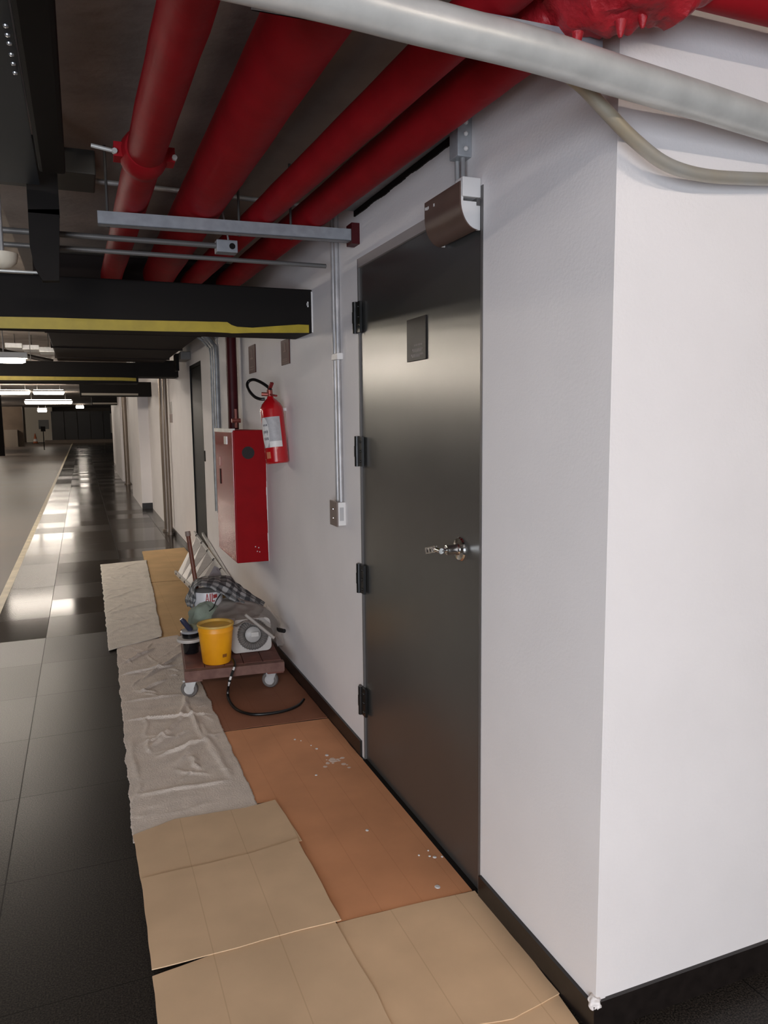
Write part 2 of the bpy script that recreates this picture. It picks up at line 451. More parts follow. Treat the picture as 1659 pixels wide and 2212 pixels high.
# door 2, seen edge-on
d2 = steel_door('door_2', 'second dark steel door farther along the wall beyond the hose cabinet', D2, .01)
for o in d2.children:
    if o.name.startswith('door_leaf') or o.name.startswith('door_frame') or o.name.startswith('frame_header'):
        o.data.materials.clear(); o.data.materials.append(mat('black door enamel', (.008, .009, .0095), .55, spec=.2))
lk = W(443, 985)
tag(obj('wall_switch', bx(XW-.008, XW, lk.y-.03, lk.y+.03, lk.z-.05, lk.z+.05), BLK, bevel=.002), 'tiny dark switch plate on the wall beside the second door', 'switch')

# ------------------------------------------------------------------ overhead red pipes
def ndisp(a, f):
    return lambda q: a*noise.noise(q*f)
def rpipe(x0, x1, r, y0, y1, zb, name, label, wob=.02, parent=None):
    n = 40; pts = []
    for i in range(n+1):
        y = y0+(y1-y0)*i/n; k = (y-1.65)/(2.95-1.65)
        pts.append((x0+(x1-x0)*min(max(k, -.5), 2.2), y, zb+r))
    t = thing(name, label, 'pipe', (x0, 2.95, zb), group='red pipes under the ceiling')
    obj('pipe_run', tb(pts, r, 28, disp=ndisp(.04, 14)), RED, t, smooth=True)
    return t
ZB = 2.213
rp1 = rpipe(.235, .219, .056, -.3, 4.60, ZB, 'red_pipe', 'leftmost red overhead pipe with a clamp collar')
rp2 = rpipe(.485, .472, .086, -.3, 4.60, ZB, 'red_pipe', 'thickest red overhead pipe, second from the left')
rp3 = rpipe(.766, .703, .050, -.3, 4.60, ZB, 'red_pipe', 'thin red overhead pipe, third from the left')
rp4 = rpipe(.938, .893, .059, 1.26, 4.60, ZB, 'red_pipe', 'red overhead pipe nearest the wall with lumpy elbow')
# collar on pipe 1
cz = ZB+.056
bm = bmesh.new(); tube(bm, [(.222, 2.44, cz), (.222, 2.46, cz), (.222, 2.50, cz), (.222, 2.54, cz), (.222, 2.56, cz)], [.058, .066, .072, .068, .057], 28, disp=ndisp(.08, 20))
for sx in (-1, 1): box(bm, .222+sx*.066-.022, .222+sx*.066+.022, 2.47, 2.53, cz-.022, cz+.02)
cl = obj('clamp_collar', bm, RED, rp1, smooth=True)
bm = bmesh.new()
tube(bm, [(.222-.15, 2.50, cz+.01), (.222-.08, 2.50, cz)], .006, 12)
for sx in (-1, 1): tube(bm, [(.222+sx*.086, 2.46, cz-.01), (.222+sx*.086, 2.475, cz-.01)], .008, 8)
objs('bolt', bm, GALV, cl, smooth=True)
# lumpy foam wrap on the elbow of pipe 4 and its cross run along the near wall
yP, zP, rP = 1.215, 2.277, .036
path = smooth_path([(.940, 1.50, 2.290), (.942, 1.36, 2.292), (.960, 1.25, 2.287), (1.02, 1.20, 2.285), (1.10, 1.19, 2.287), (1.165, 1.20, 2.280)], 10)
nn_ = len(path)
rad = [(.068+.030*math.sin(PI*min(1, i/(nn_-1)*1.05))) if i < nn_*.72 else .085-.045*((i/(nn_-1)-.72)/.28) for i in range(nn_)]
def lump(q): return .22*noise.noise(q*18)+.12*noise.noise(q*45)
bm = tb(path, rad, 40, disp=lump)
for px, py, ln in ((1246, 100, .016), (1340, 74, .010), (1388, 54, .010)):
    p = Y(px, py, 1.205)
    tube(bm, [p+V((0, 0, .022)), p+V((0, 0, .008)), p, p-V((0, 0, ln*.6))], [.012, .008, .006, .003], 10)
tag(obj('foam_wrap', bm, mat('red foam sealant', (.40, .012, .02), .5, var=.15, scale=25, bump=.4, bscale=70), rp4, smooth=True), 'lumpy red foam wrap on the elbow')
obj('cross_run', tb([(1.14, yP, zP), (2.2, yP, zP), (3.6, yP, zP)], rP, 24), RED, rp4, smooth=True)

DARKROD = mat('dull dark rod', (.06, .055, .05), .6)
CONDD = mat('dim steel conduit', (.15, .145, .14), .45, .3)
# struts that carry the pipes
def strut(a, b, h=.045, w=.045):
    bm = bmesh.new(); d = (b-a); L = d.length; mt = axis_matrix(a, (0, 0, 1), d)
    box(bm, 0, L, -w/2, w/2, 0, .003, mt); box(bm, 0, L, -w/2, -w/2+.003, 0, h, mt); box(bm, 0, L, w/2-.003, w/2, 0, h, mt)
    return bm
sa = V((.095, 2.98, ZB-.048)); sb = V((1.045, 2.93, ZB-.048))
st = thing('support_strut', 'grey steel channel under the red pipes near the black beam', 'bracket', sa, group='pipe support channels')
obj('channel', strut(sa, sb), STRUTM, st)
for x in (.13, .60, .80): obj('hanger_rod', tb([(x, 3.0-.05*x, ZB-.05), (x, 3.0-.05*x, 2.445)], .005, 10), DARKROD, st, smooth=True)
obj('end_bracket', bx(1.03, XW, 2.90, 2.965, ZB-.06, ZB+.02), REDD, st)
sc_ = thing('support_strut', 'grey steel channel under the red pipes behind the silver conduit', 'bracket', V((.4, 1.62, 2.16)), group='pipe support channels')
qa = G(548, 8, 2.165); qb = V((1.0, qa.y-.02, 2.165))
obj('channel', strut(qa, qb), STRUTM, sc_)
for x in (.42, .9): obj('hanger_rod', tb([(x, qa.y, 2.17), (x, qa.y, 2.445)], .005, 10), DARKROD, sc_, smooth=True)

# wall trunking above door
bm = bx(1.018, XW, 2.02, 2.96, 2.292, 2.335)
tag(obj('cable_trunking', bm, STRUTM, bevel=.002), 'grey trunking along the wall top above the steel door', 'trunking')
bm = bmesh.new()  # black strip stands in for the shadow line under the trunking
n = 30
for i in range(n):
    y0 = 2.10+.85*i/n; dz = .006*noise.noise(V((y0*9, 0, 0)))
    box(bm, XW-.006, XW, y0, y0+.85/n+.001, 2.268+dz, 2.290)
tag(obj('shadow_strip', bm, BLK), 'ragged painted shadow line under the wall trunking', 'painted shadow')

# ------------------------------------------------------------------ silver conduit across the top right
LY, LZ = -2.0, 2.50          # lamp behind the viewer
def on_plane(px, py, zw):
    d = ray(px, py); k = (LZ-zw)/(YF-LY)     # z = zw + k*(YF-y)
    tpar = (zw + k*YF - CAM.z)/(d.z + k*d.y); return CAM + d*tpar
spts = [on_plane(px, py, 2.062) for px, py in ((500, -55), (640, -22), (770, 10), (870, 37), (989, 67), (1095, 93), (1203, 123), (1330, 163), (1500, 215), (1659, 266), (1830, 321), (2100, 408))]
for k in range(16): spts.insert(0, spts[0]+(spts[0]-spts[1]).normalized()*.1)
sv = thing('silver_conduit', 'thick silver conduit crossing the top right corner diagonally', 'pipe', spts[22])
obj('pipe_run', tb(smooth_path(spts, 5), .0335, 32), GALV, sv, smooth=True)
p = Y(1643, 270, 1.16)
pp_ = on_plane(1643, 270, 2.062); d_ = (CAM-pp_).normalized()
mt = axis_matrix(pp_+d_*.0335, d_)
bm = lathe([(0, -.004), (.006, -.002), (.0072, 0), (.0045, .0012), (0, .0014)], mt @ Matrix.Diagonal((1, 1.5, 1, 1)), 16)
obj('paint_spot', bm, WHITEP, sv, smooth=True)
fpts = [Y(px, py, y) for px, py, y in ((1180, 125, 1.27), (1225, 160, 1.27), (1262, 190, 1.272), (1310, 241, 1.275), (1360, 293, 1.28), (1420, 343, 1.285), (1470, 367, 1.29), (1530, 380, 1.295), (1600, 385, 1.30), (1700, 388, 1.305), (1900, 392, 1.305))]
tc_ = thing('thin_conduit', 'thin bent conduit drooping below the thick silver one', 'pipe', fpts[4])
obj('pipe_run', tb(smooth_path(fpts, 6), .0135, 20), mat('stained thin conduit', (.46, .46, .44), .45, .4, col2=(.42, .34, .22), scale=5), tc_, smooth=True)
obj('wall_clip', bx(fpts[10].x-.012, fpts[10].x+.012, 1.29, YF, fpts[10].z-.018, fpts[10].z+.018), GALV, tc_, bevel=.003)

# ------------------------------------------------------------------ lamp with brown visor over the door
xo = .998
la = at(993, 395, 0, xo); lb = at(917, 438, 0, xo)
y0, y1 = la.y, lb.y; zt = .5*(la.z+lb.z)+.002; zb = zt-.125
lm = thing('door_lamp', 'wall lamp with brown curved visor above the steel door', 'lamp', (XW, y0, zt))
prof = [(xo, zt), (xo, zt-.048)] + [(xo+(XW-.012-xo)*(1-math.cos(a)), zt-.048-.077*math.sin(a)) for a in [PI/2*k/10 for k in range(1, 11)]]
bm = bmesh.new(); rows = [[bm.verts.new((x, y, z)) for x, z in prof] for y in (y0, y1)]
inn = [[bm.verts.new((x+.004, y, z+.001)) for x, z in prof] for y in (y0, y1)]
for i in range(len(prof)-1):
    bm.faces.new((rows[0][i], rows[0][i+1], rows[1][i+1], rows[1][i])); bm.faces.new((inn[0][i+1], inn[0][i], inn[1][i], inn[1][i+1]))
    bm.faces.new((rows[0][i+1], rows[0][i], inn[0][i], inn[0][i+1])); bm.faces.new((rows[1][i], rows[1][i+1], inn[1][i+1], inn[1][i]))
obj('visor', bm, BROWN, lm, smooth=True)
capp = [(x+.004, z) for x, z in prof] + [(XW, prof[-1][1]), (XW, zt-.05), (xo+.012, zt-.05), (xo+.012, zt)]
for yy in (y0+.002, y1-.008):
    bm = bmesh.new(); a = [bm.verts.new((x, yy, z)) for x, z in capp]; b_ = [bm.verts.new((x, yy+.006, z)) for x, z in capp]
    n = len(capp); bm.faces.new(a); bm.faces.new(b_[::-1])
    for i in range(n): bm.faces.new((a[i], b_[i], b_[(i+1) % n], a[(i+1) % n]))
    obj('end_cap', bm, WHITEP, lm)
obj('backplate', bx(XW-.012, XW, y0, y1, zt-.06, zt), FRAME, lm)
obj('socket_box', bx(xo+.006, XW-.002, y0-.006, y0+.040, zt-.040, zt+.012), WHITEP, lm, bevel=.003)
bm = bmesh.new()
for dy, dz in ((.10, -.020), (.105, -.021), (.112, -.02), (.118, -.019), (.06, -.022)): box(bm, xo-.001, xo+.001, y0+.1+dy, y0+.106+dy, zt+dz-.004, zt+dz+.004)
objs('paint_spot', bm, WHITEP, lm)
# junction box and two short drops above the lamp
j0 = at(986, 258, 0, XW-.045); j1 = at(986, 338, 0, XW-.045)
jb = thing('junction_box', 'small grey junction box high on the wall above the lamp', 'electrical box', (XW, j0.y, j1.z))
obj('body', bx(XW-.045, XW, j0.y-.008, j0.y+.045, j1.z, j0.z+.07), mat('grey cast box', (.40, .42, .44), .5, .3, var=.15, scale=30), jb, bevel=.004)
bm = bmesh.new()
for k in (.02, .06, .09): bmesh.ops.create_uvsphere(bm, u_segments=10, v_segments=6, radius=.007, matrix=Matrix.Translation((XW-.022, j0.y-.013, j1.z+k)))
objs('screw', bm, WHITEP, jb, smooth=True)
for dy in (.006, .04):
    obj('drop_pipe', tb([(XW-.022, j0.y+dy, j1.z), (XW-.022, j0.y+dy-.003, zt-.03)], .0075, 12), GALVD, jb, smooth=True)

# ------------------------------------------------------------------ twin conduits and switch box left of door
ca = W(721, 530, .012); cb_ = W(735, 1088, .012)
tw = thing('wall_conduit', 'twin grey conduits running down the wall beside the steel door', 'conduit', (XW, cb_.y, cb_.z))
yC = .5*(ca.y+cb_.y)
for k, dy in enumerate((-.028, .016)):
    obj('conduit_pipe', tb([(XW-.012, yC+dy+.012, 2.36), (XW-.012, yC+dy+.01, 1.9), (XW-.012, yC+dy, cb_.z-.02)], .011, 14), mat('painted conduit', (.52, .50, .50), .4, .3, col2=(.36, .35, .35), scale=14), tw, smooth=True)
cz2 = W(726, 773).z
obj('pipe_clip', bx(XW-.026, XW, yC-.05, yC+.035, cz2-.014, cz2+.014), WHITEP, tw, bevel=.003)
k0 = at(728, 1086, 0, XW-.04); k1 = at(728, 1136, 0, XW-.04)
sw = thing('switch_box', 'small wall box with brown cover at the foot of the twin conduits', 'electrical box', (XW, k0.y, k1.z))
obj('body', bx(XW-.037, XW, k0.y, k0.y+.095, k1.z, k0.z), WHITEP, sw, bevel=.003)
cv = obj('cover', bx(XW-.043, XW-.036, k0.y-.004, k0.y+.099, k1.z-.004, k0.z+.004), mat('brown box cover', (.17, .125, .105), .45), sw, bevel=.002)
bm = bmesh.new()
for dz in (.02, -.02): bmesh.ops.create_uvsphere(bm, u_segments=8, v_segments=5, radius=.004, matrix=Matrix.Translation((XW-.0435, k0.y+.045, .5*(k0.z+k1.z)+dz)))
objs('screw', bm, CHROME, cv)
obj('knockout', bx(XW-.028, XW-.01, k0.y-.0015, k0.y+.001, k1.z+.022, k0.z-.022), mat('grey knockout', (.42, .41, .41), .5), sw)

# ------------------------------------------------------------------ black beams with yellow tape
def beam(name, label, y0, y1, z0, z1, x0, x1, tape, group):
    t = thing(name, label, 'beam', (x1, y0, z0), group=group)
    obj('beam_body', bx(x0, x1, y0, y1, z0, z1), BLK, t, bevel=.006)
    bm = bmesh.new(); pr = []
    for x, za, zb in tape:
        pr.append((bm.verts.new((x, y0-.004, za)), bm.verts.new((x, y0-.004, zb))))
    for a, b in zip(pr, pr[1:]): bm.faces.new((a[0], b[0], b[1], a[1]))
    o = obj('warning_tape', bm, YEL, t); solid(o, .003, 0)
    return t
yb0, yb1, zb0, zb1 = 3.575, 3.885, 1.882, 2.085
def bt(px, py): p = Y(px, py, yb0-.004); return p.x, p.z
tape = []
for px, pa, pb in ((-60, 681, 705), (0, 684, 709), (105, 686, 711), (265, 691, 714), (360, 693, 716), (420, 694, 717), (450, 695, 717), (470, 695, 718), (491, 696, 719), (500, 702, 720), (512, 706, 720), (545, 708, 719), (600, 704, 719), (645, 701, 719), (667, 702, 719)):
    x, zt_ = bt(px, pa); zl = bt(px, pb)[1]; tape.append((x, zl, zt_))
x_, zl_ = bt(-60, 681); tape.insert(0, (-9, tape[0][1], tape[0][2]))
b1 = beam('overhead_beam', 'nearest black overhead beam with long yellow warning tape', yb0, yb1, zb0, zb1, -9, XW, tape, 'black taped beams')
bm = bmesh.new(); q = Y(664, 657, yb0)
for dz, dy in ((0, 0), (.006, 1), (-.007, 1)): box(bm, q.x-.004+.003*dy, q.x+.002+.003*dy, yb0-.002, yb0, q.z+dz-.007, q.z+dz+.005)
box(bm, XW-.006, XW, yb0-.003, yb0+.001, zb0+.002, zb1-.01)
objs('paint_spot', bm, WHITEP, b1)
tp2 = [(-9, 1.925, 1.97), (-.6, 1.925, 1.968), (0, 1.93, 1.966), (.45, 1.93, 1.965), (.60, 1.925, 1.96)]
b2 = beam('overhead_beam', 'second black taped beam, beyond the fire hose cabinet', 9.0, 9.3, 1.90, 2.13, -9, .625, tp2, 'black taped beams')
obj('end_box', bx(.60, XW, 8.98, 9.35, 1.975, 2.16), BLK, b2, bevel=.005)
tp3 = [(Y(176, 850, 12.6).x, 1.89, 1.925), (.3, 1.89, 1.925), (.86, 1.89, 1.92)]
b3 = beam('overhead_beam', 'third black beam with pale strip at the white pier', 12.6, 12.9, 1.875, 2.10, Y(172, 850, 12.6).x, XW, tp3, 'black taped beams')
b3.children[1].data.materials.clear(); b3.children[1].data.materials.append(mat('pale strip', (.30, .27, .22), .6))
b4 = beam('overhead_beam', 'farthest black beam close above the distant lamps', 21.0, 21.3, 1.93, 2.15, Y(198, 870, 21).x, XW, [(Y(200, 870, 21).x, 1.95, 1.99), (.9, 1.95, 1.99)], 'black taped beams')
b4.children[1].data.materials.clear(); b4.children[1].data.materials.append(mat('pale strip', (.30, .27, .22), .6))

dd_ = thing('shade_block', 'added dark block shading the gap between the first two black beams', 'duct', (.5, 4.7, 2.12))  # added block: darkens this gap and keeps lamp light off the pipes
SHADEM = mat('dark brown shade block', (.022, .016, .0145), .75, spec=.2)
obj('duct_body', bx(-.20, .90, 4.66, 8.93, 2.13, 2.40), SHADEM, dd_, bevel=.01)
for yy in (4.9, 6.1, 7.3, 8.4): obj('flange', bx(-.21, .91, yy, yy+.03, 2.12, 2.41), SHADEM, dd_)
for yy in (5.0, 8.5): obj('hanger_strap', bx(.4, .44, yy, yy+.02, 2.40, 2.445), SHADEM, dd_)

# ------------------------------------------------------------------ clutter between pipes and beam
cA = Y(0, 498, 3.15); cB = Y(470, 531, 3.15)
tag(obj('ceiling_conduit', tb([(-6, 3.15, cA.z), (cB.x, 3.15, cB.z)], .011, 14), CONDD, smooth=True), 'upper thin conduit ending in a small box above the black beam', 'conduit', group='thin conduits over the beam')
cA2 = Y(0, 524, 3.15); cB2 = Y(600, 568, 3.15)
tag(obj('ceiling_conduit', tb([(-6, 3.15, cA2.z), (cB2.x, 3.15, cB2.z), (1.0, 3.15, cB2.z)], .009, 14), CONDD, smooth=True), 'lower thin conduit running to the wall above the black beam', 'conduit', group='thin conduits over the beam')
e0 = Y(468, 516, 3.12); e1 = Y(514, 546, 3.12)
ob = thing('outlet_box', 'small grey outlet box at the end of the upper thin conduit', 'electrical box', (e0.x, 3.15, e1.z))
obj('body', bx(e0.x, e1.x, 3.12, 3.18, e1.z, e0.z), STRUTM, ob, bevel=.003)
obj('knockout', lathe([(0, 0), (.012, 0), (.012, .003), (0, .003)], axis_matrix((e1.x-.022, 3.121, .5*(e0.z+e1.z)), (0, -1, 0)), 16), BLK, ob)
obj('hanger_wire', tb(smooth_path([(e1.x-.03, 3.15, e0.z), (e1.x-.04, 3.15, e0.z+.06), (e1.x-.06, 3.15, e0.z+.16), (e1.x-.07, 3.15, 2.445)], 6), .004, 8), GALVD, ob)
# steel rod beyond strut
r0 = Y(176, 388, 3.25); r1 = Y(560, 432, 3.25)
tag(obj('cross_rod', tb([r0, r1, (XW, 3.25, r1.z-.01)], .010, 12), GALVD, smooth=True), 'bright steel rod crossing behind the red pipes', 'rod')
# black duct runs at upper left
dk = thing('black_duct', 'black duct hanging lengthwise at the upper left', 'duct', (-.05, 1.0, 2.26))
obj('duct_run', bx(-.082, -.002, -.5, 2.74, 2.255, 2.36), BLK, dk, bevel=.012)
obj('hanger_strap', bx(-.07, -.02, 2.70, 2.72, 2.33, 2.445), BLK, dk)
bm = bmesh.new(); poly = []
s_ = [Y(px, py, 2.97) for px, py in ((60, 452), (128, 452), (128, 606), (92, 606), (74, 575), (64, 530))]
a = [bm.verts.new(p) for p in s_]; b_ = [bm.verts.new(p+V((0, .045, 0))) for p in s_]
bm.faces.new(a); bm.faces.new(b_[::-1])
for i in range(len(s_)): bm.faces.new((a[i], b_[i], b_[(i+1) % len(s_)], a[(i+1) % len(s_)]))
hb_ = thing('hanging_baffle', 'black curved flap hanging before the thin conduits at left', 'duct', s_[1])
obj('flap', bm, BLK, hb_)
zc = s_[0].z
obj('upstand', bx(s_[0].x, s_[1].x, 2.97, 3.015, zc-.01, 2.445), BLK, hb_)
bm = bmesh.new()
for py in (93, 117, 137, 157):
    p = Y(18+(py-93)*.22, py, 1.9); bmesh.ops.create_uvsphere(bm, u_segments=10, v_segments=6, radius=.006, matrix=Matrix.Translation(p))
tr = Y(8, 120, 1.92)
tt = thing('cable_tray', 'perforated steel tray beside the black duct at the top left', 'cable tray', (tr.x, 1.9, tr.z))
for yy in (.9, 2.6): obj('hanger_rod', tb([(tr.x-.12, yy, 2.262), (tr.x-.12, yy, 2.445)], .005, 8), DARKROD, tt)
obj('tray_body', bx(tr.x-.25, -.086, .6, 2.9, 2.262, 2.267), mat('dark steel tray', (.03, .036, .042), .5, .2), tt)
bm2 = bmesh.new()
for py in (55, 75, 93, 117, 137, 157):
    q = at(20+(py-93)*.2, py, 2, 2.262); lathe([(0, 0), (.006, 0), (.005, .003), (0, .004)], axis_matrix((min(q.x, -.094), q.y, 2.262), (0, 0, -1)), 10, bm2)
objs('rivet', bm2, mat('pale rivet', (.6, .62, .65), .3, .8), tt, smooth=True)
bm.free()
tag(obj('cross_duct', bx(-5, .10, 3.06, 3.30, 2.36, 2.52), mat('dark grey duct', (.05, .048, .042), .6), bevel=.006), 'dark grey duct crossing beyond the end of the black duct', 'duct')
dm = Y(4, 552, 2.95)
dp = thing('dome_speaker', 'pale beige round dome at the left picture edge', 'dome', dm)
obj('dome', lathe([(0, -.05), (.030, -.045), (.052, -.025), (.058, 0), (.058, .008), (0, .008)], Matrix.Translation(dm) @ Matrix.Scale(.88, 4), 24), CREAM, dp, smooth=True)
obj('stem', tb([dm+V((0, 0, .005)), (dm.x, dm.y, 2.80)], .008, 10), GALVD, dp)
tag(obj('beam_top_conduit', tb([(-6, 3.60, zb1+.012), (Y(115, 610, 3.6).x, 3.60, zb1+.012)], .006, 10), GALV, smooth=True), 'thin bright conduit lying on the nearest black beam', 'conduit')

# ------------------------------------------------------------------ fire cabinet, standpipe, extinguisher, signs
fx = .855; fy0, fy1, fz0, fz1 = 4.66, 5.30, .578, 1.408
fc = thing('fire_hose_cabinet', 'tall red fire hose cabinet fixed to the wall', 'fire cabinet', (XW, fy0, fz0))
cab = obj('cabinet_body', bx(fx+.006, XW, fy0, fy1, fz0, fz1), REDG, fc, bevel=.006)
dr = obj('cabinet_door', bx(fx, fx+.006, fy0+.004, fy1-.004, fz0+.01, fz1-.012), mat('red gloss door', (.36, .012, .012), .22, coat=.15), fc, bevel=.003)
hc = Y(536, 978, fy0)
obj('round_hole', lathe([(0, 0), (.039, 0), (.039, .002), (0, .002)], axis_matrix((hc.x, fy0+.0005, hc.z), (0, -1, 0)), 32), mat('dark hole', (.006, .003, .003), .6), fc)
obj('top_rim', bx(fx-.006, fx+.02, fy0+.01, fy1, fz1-.012, fz1+.010), GALV, fc)
bm = bx(fx-.003, fx, fy0+.18, fy0+.28, fz1-.09, fz1-.04); obj('latch_plate', bm, ALU, dr)
obj('latch_slot', bx(fx-.004, fx, fy0+.45, fy0+.475, fz1-.36, fz1-.26), BLK, dr)
obj('sticker', bx(fx-.002, fx, fy0+.44, fy0+.50, fz1-.24, fz1-.18), mat('pink sticker', (.62, .33, .30), .5), dr)
bm = bmesh.new()
for px, py in ((552, 1181), (559, 1183), (556, 1191), (561, 1192)):
    p = Y(px, py, fy0); bmesh.ops.create_uvsphere(bm, u_segments=8, v_segments=5, radius=.004, matrix=Matrix.Translation(p))
objs('paint_spot', bm, WHITEP, fc)
bm = bmesh.new(); z = fz0
while z < fz1-.02:
    dz = random.uniform(.03, .1); wv = random.uniform(.001, .006)
    box(bm, XW-wv, XW, fy0-.0015, fy0+.004, z, min(z+dz, fz1)); z += dz
obj('caulk_edge', bm, WHITEP, fc)
# standpipe
u0 = at(498, 745, 0, 1.0); u1 = at(505, 915, 0, 1.0); yS = .5*(u0.y+u1.y)
spp = thing('standpipe', 'dark red vertical pipe entering the fire cabinet top', 'pipe', (1.0, yS, fz1))
obj('pipe_run', tb([(1.0, yS, 2.27), (1.0, yS, fz1-.0)], .037, 20), REDD, spp, smooth=True)
bm = bmesh.new(); tube(bm, [(1.0, yS-.03, fz1+.07), (1.0, yS-.10, fz1+.07)], .012, 12); tube(bm, [(1.0, yS-.10, fz1+.01), (1.0, yS-.10, fz1+.14)], .010, 12)
tube(bm, [(.97, yS-.10, fz1+.06), (1.03, yS-.10, fz1+.06)], .016, 12)
obj('drain_valve', bm, mat('brassy red valve', (.28, .08, .06), .4, .3), spp, smooth=True)
# wall conduits behind the cabinet
v0 = W(463, 830, .02)
gc = thing('conduit_bundle', 'grey vertical conduits behind the fire cabinet', 'conduit', (XW-.02, v0.y, .7))
for k, dy in enumerate((-.12, 0, .12)):
    obj('conduit_pipe', tb(smooth_path([(XW-.02, v0.y+dy, .7), (XW-.02, v0.y+dy, 1.6), (XW-.02, v0.y+dy, 2.02), (XW-.035, v0.y+dy+.04, 2.09), (XW-.07, v0.y+dy+.07, 2.14), (XW-.11, v0.y+dy+.08, 2.17)], 6), (.019, .016, .014)[k], 14), GALVD, gc, smooth=True)
# hanging red signs on wall
def sign(px0, px1, py0, py1, label):
    a = W(px0, py1); b = W(px1, py0)
    t = thing('wall_sign', label, 'sign', (XW, b.y, a.z), group='red wall signs')
    ya_, yb_ = min(a.y, b.y), max(a.y, b.y)
    obj('plate', bx(XW-.006, XW-.001, ya_, yb_, a.z, b.z), mat('red sign enamel', (.075, .017, .014), .55, spec=.2), t, bevel=.001)
    bm = bmesh.new(); ym = .5*(ya_+yb_); hh_ = b.z-a.z; ww = yb_-ya_
    for k in range(2):
        z = a.z+hh_*(.12+.08*k); box(bm, XW-.0072, XW-.006, ym-ww*.32, ym+ww*(.32-.08*k), z, z+hh_*.03)
    prism([(0, 0), (0, 1)][:0] or [(ym-ww*.2, a.z+hh_*.5), (ym+ww*.2, a.z+hh_*.5), (ym+ww*.2, a.z+hh_*.56), (ym+ww*.06, a.z+hh_*.56), (ym+ww*.06, a.z+hh_*.86), (ym-ww*.06, a.z+hh_*.86), (ym-ww*.06, a.z+hh_*.56), (ym-ww*.2, a.z+hh_*.56)], -.0012, 0, Matrix(((0, 0, 1, XW-.006), (1, 0, 0, 0), (0, 1, 0, 0), (0, 0, 0, 1))), bm)
    objs('print', bm, mat('pale sign print', (.15, .06, .05), .6), t)
sign(540, 552, 743, 808, 'red sign above the fire extinguisher, left of the two')
sign(610, 626, 730, 790, 'red sign under the black beam, right of the two')
sg = W(369, 880); 
t = thing('wall_notice', 'small pale notice on the wall beyond the second door', 'sign', (XW, sg.y, sg.z), None)
obj('plate', bx(XW-.005, XW, sg.y-.14, sg.y+.14, W(370, 893).z, W(370, 868).z), mat('pale notice', (.5, .48, .45), .3), t)
obj('lower_band', bx(XW-.005, XW, sg.y-.14, sg.y+.14, W(371, 913).z, W(371, 894).z), mat('grey notice band', (.28, .22, .20), .5), t)

# extinguisher
ty, = (4.10,)
eT = Y(587, 886, ty+.03); eB = Y(600, 1001, ty)
eT.x = min(eT.x, XW-.075); 
ax = (eT-eB); L = ax.length; mt = axis_matrix(eB, ax, (-1, -.6, 0))
re = .064
ex = thing('fire_extinguisher', 'red fire extinguisher hanging on the wall', 'fire extinguisher', eB)
obj('cylinder', lathe([(0, 0), (re*.9, 0), (re, .008), (re, L), (re*.97, L+.012), (re*.8, L+.034), (re*.5, L+.055), (re*.30, L+.066), (re*.27, L+.075), (0, L+.075)], mt, 40), mat('extinguisher enamel', (.45, .006, .010), .22, coat=.5), ex, smooth=True)
top = mt @ V((0, 0, L+.075)); upv = ax.normalized()
bm = bmesh.new()
tube(bm, [top-upv*.005, top+upv*.035], .016, 16); tube(bm, [top+upv*.012, top+upv*.014+V((-.045, .01, .0))], .011, 12)
obj('valve', bm, mat('brass red valve', (.34, .09, .07), .35, .4), ex, smooth=True)
bm = bmesh.new(); sd = V((.30, -.95, 0)).normalized(); up = V((0, 0, 1))
def bar(bm, a, b, w=.016, h=.006):
    d = (b-a); mtx = axis_matrix(a, d, up.cross(d) if up.cross(d).length > 1e-3 else (1, 0, 0)); box(bm, -w/2, w/2, -h/2, h/2, 0, d.length, mtx)
bar(bm, top+upv*.03-sd*.01, top+upv*.075+sd*.035, .020, .012); bar(bm, top+upv*.012, top+upv*.002+sd*.062, .018, .010)
obj('trigger', bm, mat('dark red lever', (.20, .012, .012), .4), ex, bevel=.002)
h0 = top+upv*.034; hv = h0.y
hp_ = [Y(px, py, y) for px, py, y in ((586, 843, ty+.03), (575, 833, ty+.05), (560, 824, ty+.09), (547, 820, ty+.12), (537, 824, ty+.14), (534, 833, ty+.13), (539, 845, ty+.10), (550, 857, ty+.06), (562, 862, ty+.03), (572, 862, ty+.02))]
obj('hose', tb(smooth_path(hp_, 6), .0085, 14), BLKG, ex, smooth=True)
def cpatch(a0, a1, z0, z1, r, nseg=14):
    bm = bmesh.new(); rw = []
    for k in range(nseg+1):
        a = a0+(a1-a0)*k/nseg
        rw.append([bm.verts.new(mt @ V((r*math.cos(a), r*math.sin(a), z))) for z in (z0, z1)])
    for p, q in zip(rw, rw[1:]): bm.faces.new((p[0], q[0], q[1], p[1]))
    return bm
# angle on the cylinder that faces the viewer
inv = mt.inverted(); cv_ = (inv @ CAM); af = math.atan2(cv_.y, cv_.x)
lab = obj('label', cpatch(af-1.15, af+.62, L*.30, L*.86, re+.0006), mat('grey label', (.40, .39, .40), .5, var=.12, scale=50), ex, smooth=True)
